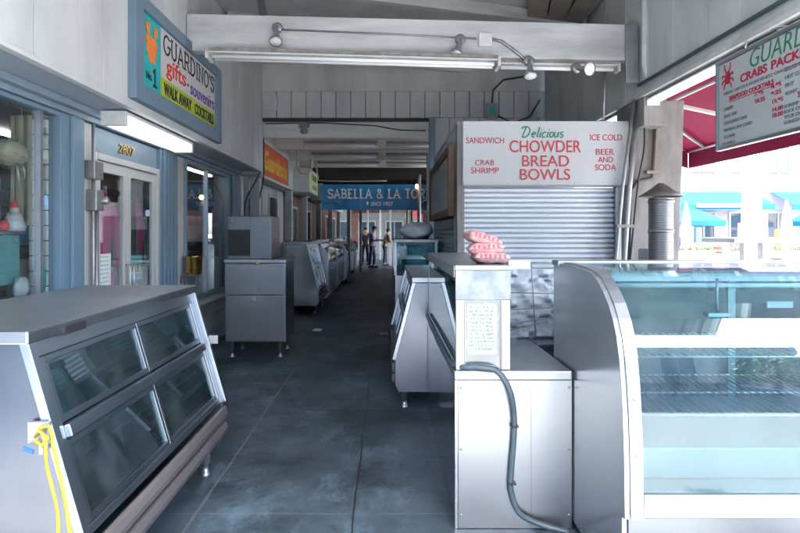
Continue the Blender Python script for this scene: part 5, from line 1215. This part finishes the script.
# ------------------------------------------------------------------ people
def skinned(name, nodes, edges, m, parent, root=0, lev=2):
    bm = bmesh.new(); lay = bm.verts.layers.skin.verify(); vs = []
    for (co, r) in nodes:
        v_ = bm.verts.new(co); v_[lay].radius = r if isinstance(r, tuple) else (r, r); vs.append(v_)
    vs[root][lay].use_root = True
    for a, b_ in edges: bm.edges.new((vs[a], vs[b_]))
    me = bpy.data.meshes.new(name); bm.to_mesh(me); bm.free(); me.materials.append(m)
    o = bpy.data.objects.new(name, me); COL.objects.link(o); o.parent = parent
    k = o.modifiers.new('skin', 'SKIN'); k.use_smooth_shade = True
    q = o.modifiers.new('subd', 'SUBSURF'); q.levels = lev; q.render_levels = lev
    return o
def person(label, loc, rz, top, legs, armL, armR, hat=None, lean=0, H=1.66, stride=.08, apron=None):
    t = T('person', label, 'person', loc); t.rotation_euler = (0,0,rz); s = H/1.7
    def n(x, y, z, r): return ((x*s, (y-lean*max(0, z-.9))*s, z*s), r if isinstance(r, tuple) else r*s)
    nodes = [n(0,0,.92,(.13,.10)), n(0,0,1.12,(.12,.09)), n(0,0,1.34,(.15,.10)), n(0,0,1.45,(.07,.06)), n(0,-.005,1.53,(.05,.05)), n(0,-.015,1.60,(.078,.09)), n(0,-.01,1.68,(.06,.07)),
             n(.09,0,.86,.085), n(.10,-stride,.48,.055), n(.10,-stride*.6,.09,.04), n(.11,-stride*.6-.12,.035,.034),
             n(-.09,0,.86,.085), n(-.10,stride*.4,.48,.055), n(-.10,stride,.09,.04), n(-.11,stride-.12,.035,.034)]
    edges = [(0,1),(1,2),(2,3),(3,4),(4,5),(5,6),(0,7),(7,8),(8,9),(9,10),(0,11),(11,12),(12,13),(13,14)]
    arms = []
    for sg, (el, ha) in ((1, armL), (-1, armR)):
        b_ = len(nodes); nodes += [n(sg*.19,0,1.38,.05), n(*el,.04), n(*ha,.028)]; edges += [(2,b_),(b_,b_+1),(b_+1,b_+2)]
        ex, ey, ez = el; hx_, hy_, hz_ = ha; d = Vector((hx_-ex, hy_-ey, hz_-ez)).normalized(); side = d.cross(Vector((1,0,0))).normalized() if abs(d.x) < .8 else Vector((0,0,1))
        pb = len(nodes); pc_ = Vector(ha)+d*.05; nodes.append(n(*pc_, (.035,.02))); edges.append((b_+2, pb))
        for f, ln in ((-1.5,.06),(-.5,.075),(.5,.07),(1.5,.055)):
            a = pc_+side*f*.016+d*.03; e_ = a+d*ln*.6+Vector((0,0,-.01)); g = e_+d*ln*.4+Vector((0,0,-.02))
            i0 = len(nodes); nodes += [n(*a,.009), n(*e_,.008), n(*g,.006)]; edges += [(pb,i0),(i0,i0+1),(i0+1,i0+2)]
        a = pc_-side*.04; i0 = len(nodes); nodes += [n(*a,.010), n(*(a+d*.04-side*.01),.008)]; edges += [(pb,i0),(i0,i0+1)]
        arms.append((nodes[b_][0], nodes[b_+1][0]))
    body = skinned('body', nodes, edges, M['skin'], t)
    # face
    f = MB(); hc = Vector(nodes[5][0])
    P_ = lambda x, y, z: hc+Vector((x*s, y*s, z*s))
    f.blob(P_(0,-.10,-.005), (.012*s,.018*s,.022*s), 1, 0)
    fm = bpy.data.meshes.new('x')
    def sub(name, mb, m_):
        me = bpy.data.meshes.new(name); me.from_pydata([tuple(v_) for v_ in mb.v], [], mb.f)
        for i, p in enumerate(me.polygons): p.use_smooth = mb.sm[i]
        me.materials.append(m_); o = bpy.data.objects.new(name, me); COL.objects.link(o); o.parent = t; return o
    for sg in (-1, 1): f.blob(P_(sg*.078,0,0), (.01*s,.02*s,.03*s), 2, 0)
    sub('face', f, M['skin'])
    e = MB()
    for sg in (-1, 1): e.blob(P_(sg*.032,-.088,.015), (.012*s,.006*s,.007*s), 1, 0)
    e.blob(P_(0,-.09,-.05), (.022*s,.006*s,.005*s), 1, 0)
    sub('eyes_and_mouth', e, M['hair'])
    sub('hair', MB().blob(P_(0,.015,.035), (.092*s,.10*s,.095*s), 3, .06), M['hair'])
    if hat: sub('cap', MB().blob(P_(0,.0,.075), (.10*s,.11*s,.06*s), 3, .02).blob(P_(0,-.11,.06), (.07*s,.06*s,.012*s), 3, 0), M[hat])
    cn = [n(0,0,.80,(.150,.122)), n(0,0,1.12,(.145,.112)), n(0,0,1.35,(.168,.12)), n(0,0,1.46,(.075,.07))]; ce = [(0,1),(1,2),(2,3)]
    for sg, (el, ha) in ((1, armL), (-1, armR)):
        q = Vector(el)*.55+Vector(ha)*.45; b_ = len(cn); cn += [n(sg*.19,0,1.385,.066), n(*el,.053), n(*q,.046)]; ce += [(2,b_),(b_,b_+1),(b_+1,b_+2)]
    skinned('shirt', cn, ce, M[top], t)
    ln = [n(0,0,1.0,(.135,.105)), n(.08,0,.84,.088), n(.10,-stride,.48,.072), n(.10,-stride*.6,.10,.060), n(-.08,0,.84,.088), n(-.10,stride*.4,.48,.072), n(-.10,stride,.10,.060)]
    skinned('trousers', ln, [(0,1),(1,2),(2,3),(0,4),(4,5),(5,6)], M[legs], t)
    sh_ = MB()
    for k in (10, 14):
        c = Vector(nodes[k][0]); sh_.blob((c.x, c.y+.04*s, .045*s), (.045*s,.13*s,.045*s), 1, .03)
    sub('shoes', sh_, M['cloth_black'])
    return t
person('person in black clothes and dark cap facing away at the far end', (-.98, 25.2, .013), R(200), 'cloth_black', 'cloth_black', ((.22,-.08,1.12),(.16,-.26,1.0)), ((-.22,.0,1.1),(-.20,-.08,.86)), hat='ink_grey', H=1.72)
person('person in lilac shirt and navy trousers reaching toward the right row', (-.62, 23.2, .013), R(75), 'cloth_lilac', 'cloth_navy', ((.22,-.12,1.15),(.16,-.40,1.12)), ((-.22,-.10,1.12),(-.16,-.42,1.15)), lean=.12, H=1.70, hat='cloth_navy')
person('person in mustard jacket bending over the goods at the far right', (-.10, 24.6, .013), R(110), 'cloth_tan', 'cloth_navy', ((.22,-.14,1.12),(.15,-.42,1.05)), ((-.22,-.12,1.12),(-.16,-.40,1.0)), lean=.25, H=1.62)

# ------------------------------------------------------------------ outside: street furniture right
def far_building(label, x0, x1, y, depth, h, wall_m, floors, ncol, group=None, zfirst=.9, face=-1, wz_=1.5, awn=None):
    t = T('building', label, 'building', ((x0+x1)/2, y, 0), group=group)
    yb = y+depth if face < 0 else y-depth
    P('wall', B(x0, x1, min(y, yb), max(y, yb), 0, h), M[wall_m], t)
    P('cornice', B(x0-.2, x1+.2, min(y,yb)-.25, max(y,yb)+.1, h+.001, h+.35), M['stucco'], t)
    P('string_course', B(x0-.02, x1+.02, y-.12 if face < 0 else y+.001, y-.001 if face < 0 else y+.12, 3.4, 3.62), M['stucco'], t)
    w_ = (x1-x0)/ncol
    for f in range(floors):
        for c in range(ncol):
            a = x0+w_*c+w_*.22; b_ = x0+w_*(c+1)-w_*.22; z0 = zfirst+f*3.3; z1 = z0+wz_
            fr_ = MB(); ya, yb2 = (y-.07, y-.002) if face < 0 else (y+.002, y+.07)
            fr_.box(a-.08,a,ya,yb2,z0-.08,z1+.08).box(b_,b_+.08,ya,yb2,z0-.08,z1+.08).box(a,b_,ya,yb2,z1,z1+.08).box(a,b_,ya,yb2,z0-.08,z0).box((a+b_)/2-.025,(a+b_)/2+.025,ya,yb2,z0,z1)
            o = P('window', fr_, M['white_paint'], t); yg = (y-.03, y-.01) if face < 0 else (y+.01, y+.03)
            P('pane', MB().box(a,(a+b_)/2-.026,*yg,z0,z1).box((a+b_)/2+.026,b_,*yg,z0,z1), M['far_glass'], o)
    return t
rb_ = far_building('long white restaurant building with blue awnings across the street', 9, 34, 27, 9, 7.2, 'stucco', 2, 14)
P('roof_gable', MB().prism('y', [(13,7.56),(15.5,8.6),(18,7.56)], 26.8, 28), M['stucco'], rb_)
P('roof_rail', MB().tube([(9,26.7,4.35),(34,26.7,4.35)], .04, 6).tube([(9,26.7,3.95),(34,26.7,3.95)], .03, 6), M['purple'], rb_)
P('service_counter', MB().box(12,20,26.5,26.96,.9,1.0).box(12,20,26.6,26.95,.01,.899), M['sign_white'], rb_)
P('name_board', B(14.0,16.9,25.32,25.36,2.62,2.78), M['sign_white'], rb_)
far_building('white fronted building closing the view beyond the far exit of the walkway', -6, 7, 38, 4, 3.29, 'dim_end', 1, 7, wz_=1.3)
far_building('pale blue building behind the walkway entrance across the plaza', -16, 2.5, -22, 8, 12.5, 'stucco_cool', 2, 7, face=1)
far_building('white building on the corner behind the walkway entrance', 4, 22, -24, 8, 13, 'stucco', 3, 6, face=1)
def street_awning(x0, x1, y, z, m_, label):
    t = T('shop_awning', label, 'awning', ((x0+x1)/2, y, z))
    P('canvas', MB().add([(x0,y,z+.7),(x1,y,z+.7),(x1,y-1.5,z),(x0,y-1.5,z),(x0,y,z+.68),(x1,y,z+.68),(x1,y-1.5,z-.02),(x0,y-1.5,z-.02)], [(0,1,2,3),(7,6,5,4),(0,4,5,1),(1,5,6,2),(2,6,7,3),(3,7,4,0)]), M[m_], t)
    P('valance', B(x0, x1, y-1.53, y-1.505, z-.25, z), M[m_], t)
street_awning(9.4, 17.6, 26.9, 2.75, 'awning_blue', 'long bright blue awning on the white restaurant left of the white column')
street_awning(18.4, 30, 26.9, 2.75, 'awning_blue', 'blue awning on the white restaurant right of the white column')
def umbrella(x, y, m_, label, open_=True, h=2.5):
    t = T('patio_umbrella', label, 'umbrella', (x,y,0))
    P('pole', MB().tube([(x,y,.06),(x,y,h)], .03, 8), M['white_paint'], t); P('base', MB().lathe([(0,0),(.28,0),(.28,.05),(.05,.07)], (x,y,.012)), M['galv'], t)
    if open_:
        P('canopy', MB().lathe([(1.35,h-.75),(1.38,h-.55),(.7,h-.2),(.02,h+.05)], (x,y,0), n=8, smooth=False), M[m_], t)
    else:
        P('canopy', MB().lathe([(.05,.9),(.16,1.0),(.20,1.4),(.14,2.0),(.03,h+.1)], (x,y,0), n=10), M[m_], t)
umbrella(13.1, 24.2, 'awning_blue', 'open blue patio umbrella seen just right of the stained column')
umbrella(18.9, 24.2, 'awning_blue', 'open blue patio umbrella at the right edge of the view')
umbrella(11.0, 20.6, 'canvas_white', 'closed white patio umbrella beside the left planter', False)
umbrella(13.7, 19.2, 'canvas_white', 'closed white patio umbrella near the right edge of the view', False)
P('white_column', MB().box(14.6,15.15,22.6,23.1,.0,5.2), M['stucco'], label='thick white column standing in the street seating area', cat='column', bevel=.03)
for i, (x0, x1, y) in enumerate(((11.0,12.6,21.5),(13.0,15.4,21.0),(15.8,18.6,21.5))):
    t = T('planter', ['white planter box at the left of the street seating','white planter box in the middle of the street seating','white planter box at the right of the street seating'][i], 'planter', ((x0+x1)/2,y,0), group='white planters in the street')
    P('box', MB().box(x0,x1,y,y+.4,.01,.75), M['stucco'], t, bevel=.02); rr = random.Random(i)
    mb = MB()
    for k in range(60):
        p = Vector((rr.uniform(x0,x1), y+rr.uniform(.05,.35), .76)); q = p+Vector((rr.uniform(-.1,.1), rr.uniform(-.1,.1), rr.uniform(.1,.3)))
        mb.tube([p,(p+q)/2+Vector((.02,0,0)),q], [.008,.03,.004], 4)
    P('leaves', mb, M['leaf'], t)
rr = random.Random(5)
chair = T('cafe_chair', 'x', 'chair', (0,0,0), group='red cafe chairs in the street')
P('seat', B(-.21,.21,-.21,.21,.44,.47), M['scarlet'], chair); P('backrest', B(-.21,.21,.18,.21,.60,.88), M['scarlet'], chair)
for a in (-.19,.19):
    for b_ in (-.19,.19): P('leg', MB().tube([(a,b_,.012),(a*.95,b_,.44 if b_ < 0 else .9)], .014, 6), M['alu'], chair)
spots = [(12.9,23.0,.3),(13.8,23.3,2.2),(14.0,22.2,1.2),(15.9,23.1,4.0),(16.8,22.8,.5),(12.2,22.4,2.9)]
lb = ['red cafe chair left of the white column turned to the street','red cafe chair right beside the white column','red cafe chair nearest the middle planter','red cafe chair just right of the white column','red cafe chair farthest right in the seating','red cafe chair farthest left in the seating']
for i, (x, y, a) in enumerate(spots):
    c = chair if i == 0 else copy_tree(chair); c.location = (x,y,0); c.rotation_euler = (0,0,a); c['label'] = lb[i]
tbl = T('cafe_table', 'x', 'table', (0,0,0), group='white cafe tables in the street')
P('tabletop', MB().lathe([(0,.72),(.38,.72),(.38,.75),(0,.75)], (0,0,0)), M['stucco'], tbl); P('pedestal', MB().lathe([(.22,0),(.22,.02),(.03,.04),(.03,.72)], (0,0,.012)), M['galv'], tbl)
for i, (x, y) in enumerate(((13.3,22.7),(16.3,23.3))):
    c = tbl if i == 0 else copy_tree(tbl); c.location = (x,y,0); c['label'] = ['white cafe table left of the white column','white cafe table right of the white column'][i]
# grey table close to the opening
bt = T('bar_table', 'long grey metal standing table outside behind the curved display case', 'table', (5.2, 7, 0))
P('tabletop', B(4.1, 7.6, 6.6, 7.3, 1.335, 1.39), M['mid_grey'], bt, bevel=.005)
for x in (4.45, 4.68, 7.0, 7.25): P('leg', B(x-.05, x+.05, 6.90, 7.0, .013, 1.334), M['galv'], bt)
bk = T('bicycle', 'purple-grey bicycle leaning beyond the grey standing table', 'bicycle', (7.9, 11.0, 0))
def wheel(x): 
    m1 = MB(); pts = [(x+.33*math.cos(2*math.pi*i/28), 11.0, .35+.33*math.sin(2*math.pi*i/28)) for i in range(29)]; m1.tube(pts, .018, 6, caps=False); return m1
for x in (7.45, 8.45):
    wq = P('wheel', wheel(x), M['black'], bk); mb = MB()
    for k in range(10): a = math.pi*k/10; mb.tube([(x-.32*math.cos(a),11.0,.35-.32*math.sin(a)),(x+.32*math.cos(a),11.0,.35+.32*math.sin(a))], .002, 4)
    P('spokes', mb, M['alu'], wq)
P('frame', MB().tube([(7.45,11,.35),(7.7,11,.85),(8.25,11,.85),(8.45,11,.35)], .016, 6).tube([(7.7,11,.85),(7.95,11,.35),(8.25,11,.85)], .016, 6).tube([(7.45,11,.35),(7.95,11,.35)], .012, 6), M['purple'], bk)
P('saddle', MB().blob((7.66,11,.95), (.12,.06,.03), 1, 0), M['black'], bk); P('handlebar', MB().tube([(8.22,10.8,1.0),(8.25,11,.98),(8.22,11.2,1.0)], .012, 6).tube([(8.25,11,.85),(8.25,11,.98)], .014, 6), M['alu'], bk)
# parked cars behind the camera (reflected in the glass)
def parked(label, x, y, col, dirn=1):
    car = T('parked_car', label, 'car', (x, y, 0), group='cars parked along the plaza street')
    def X(a): return x+dirn*(a-2.2)
    m_ = mat('car_paint', col, .22, .3)
    lower = [(0,.42),(.03,.70),(.35,.82),(1.15,.92),(3.55,.95),(4.25,.86),(4.38,.62),(4.36,.32),(3.85,.30),(3.78,.52),(3.60,.66),(3.35,.66),(3.17,.52),(3.10,.28),(1.28,.28),(1.20,.52),(1.02,.66),(.78,.66),(.60,.52),(.52,.30),(.05,.32)]
    P('body', MB().prism('y', [(X(a), b_) for a, b_ in lower], y-.86, y+.86), m_, car, bevel=.05)
    P('cabin', MB().prism('y', [(X(a), b_) for a, b_ in [(.95,.93),(1.65,1.36),(2.0,1.43),(3.0,1.42),(3.4,1.34),(3.85,.96)]], y-.72, y+.72), m_, car, bevel=.05)
    for s_ in (-1, 1):
        P('window', MB().prism('y', [(X(a), b_) for a, b_ in [(1.2,.97),(1.70,1.31),(2.25,1.34),(2.25,.97)]], y+s_*.722, y+s_*.728), M['far_glass'], car)
        P('window', MB().prism('y', [(X(a), b_) for a, b_ in [(2.32,.97),(2.32,1.34),(3.0,1.35),(3.3,1.28),(3.6,.98)]], y+s_*.722, y+s_*.728), M['far_glass'], car)
        for a in (.90, 3.475): P('wheel', MB().lathe([(0,-.1),(.2,-.1),(.22,-.08),(.31,-.09),(.33,-.05),(.33,.05),(.31,.09),(.22,.08),(.2,.1),(0,.1)], (X(a),y+s_*.78,.34), (0,1,0)), M['black'], car)
    P('headlight', MB().box(min(X(4.30),X(4.385)),max(X(4.30),X(4.385)),y-.78,y-.5,.66,.80), M['lens'], car); P('headlight', MB().box(min(X(4.30),X(4.385)),max(X(4.30),X(4.385)),y+.5,y+.78,.66,.80), M['lens'], car)
parked('silver car parked in the plaza street behind the walkway entrance', 1.0, -8.6, (.45,.47,.5))
parked('dark blue car parked next to the silver one behind the entrance', 6.6, -8.8, (.02,.04,.12), -1)
parked('dull red car parked farthest right behind the entrance', 12.4, -8.5, (.30,.03,.03))
for i, (x, y) in enumerate(((-2.2,-5.8),(2.9,-5.9),(7.6,-5.8))):
    P('bollard', MB().lathe([(.11,.01),(.11,.80),(.08,.88),(0,.90)], (x,y,0)), M['dark_steel'], label=['dark bollard left of the walkway entrance','dark bollard in front of the walkway entrance','dark bollard right of the walkway entrance'][i], cat='bollard', group='bollards in the plaza')
for i, (x, y, h) in enumerate(((-5.5,-17.5,5.5),(-11.2,-17.8,6.2),(14.5,-17.2,5.0))):
    t = T('street_tree', ['street tree across the plaza on the left','tallest street tree across the plaza, farthest left','small street tree across the plaza on the right'][i], 'tree', (x,y,0), group='trees across the plaza')
    P('trunk', MB().tube([(x,y,0),(x+.1,y,h*.4),(x,y,h*.75)], [.16,.11,.05], 8).tube([(x+.1,y,h*.4),(x+.9,y+.3,h*.7)], [.07,.03], 6).tube([(x+.1,y,h*.42),(x-.8,y-.3,h*.72)], [.07,.03], 6), M['brown_wood'], t)
    mb = MB(); rr = random.Random(i+40)
    for k in range(900):
        a = rr.uniform(0,6.28); q = rr.random()**.5*1.7; zz = h*.72+rr.gauss(0,.55); p = Vector((x+q*math.cos(a), y+q*math.sin(a), zz))
        d1 = Vector((rr.gauss(0,1),rr.gauss(0,1),rr.gauss(0,1))).normalized()*.11; d2 = d1.orthogonal().normalized()*.07
        mb.add([p-d1, p+d2, p+d1, p-d2], [(0,1,2,3)])
    P('crown', mb, M['leaf'], t)
# storefront clutter of the restaurant
rr = random.Random(21)
for i, (x, cname, lab, h, wd) in enumerate(((12.3,'scarlet','red menu stand by the open blue umbrella under the awning',1.5,.35),(12.9,'ink_grey','dark grey menu stand left of the service counter',1.8,.3),
      (13.5,'purple','purple menu stand under the middle of the long awning',1.3,.4),(14.1,'blue','blue menu stand just left of the white column',1.7,.28),(15.6,'pink_cloth','pink menu stand just right of the white column',1.2,.4),
      (16.2,'sign_white','white menu stand between pink and green ones under the awning',1.9,.3),(16.9,'green','green menu stand under the right awning',1.5,.34),(17.7,'orange','orange menu stand farthest right under the awning',1.6,.3))):
    y = 25.3+rr.uniform(-.4,.5)
    t = T('menu_stand', lab, 'menu stand', (x,y,0), group='menu stands under the blue awnings')
    P('panel', B(x-wd/2,x+wd/2,y-.02,y+.02,h*.35,h), M[cname], t)
    P('leg', B(x-wd/2,x-wd/2+.03,y-.03,y+.03,.01,h*.349), M['dark_steel'], t); P('leg', B(x+wd/2-.03,x+wd/2,y-.03,y+.03,.01,h*.349), M['dark_steel'], t)
# planks of stray details
P('drain_cover', B(-.1,.02,7.9,8.1,.0125,.018), M['galv'], label='small metal drain cover in the aisle floor', cat='drain cover')
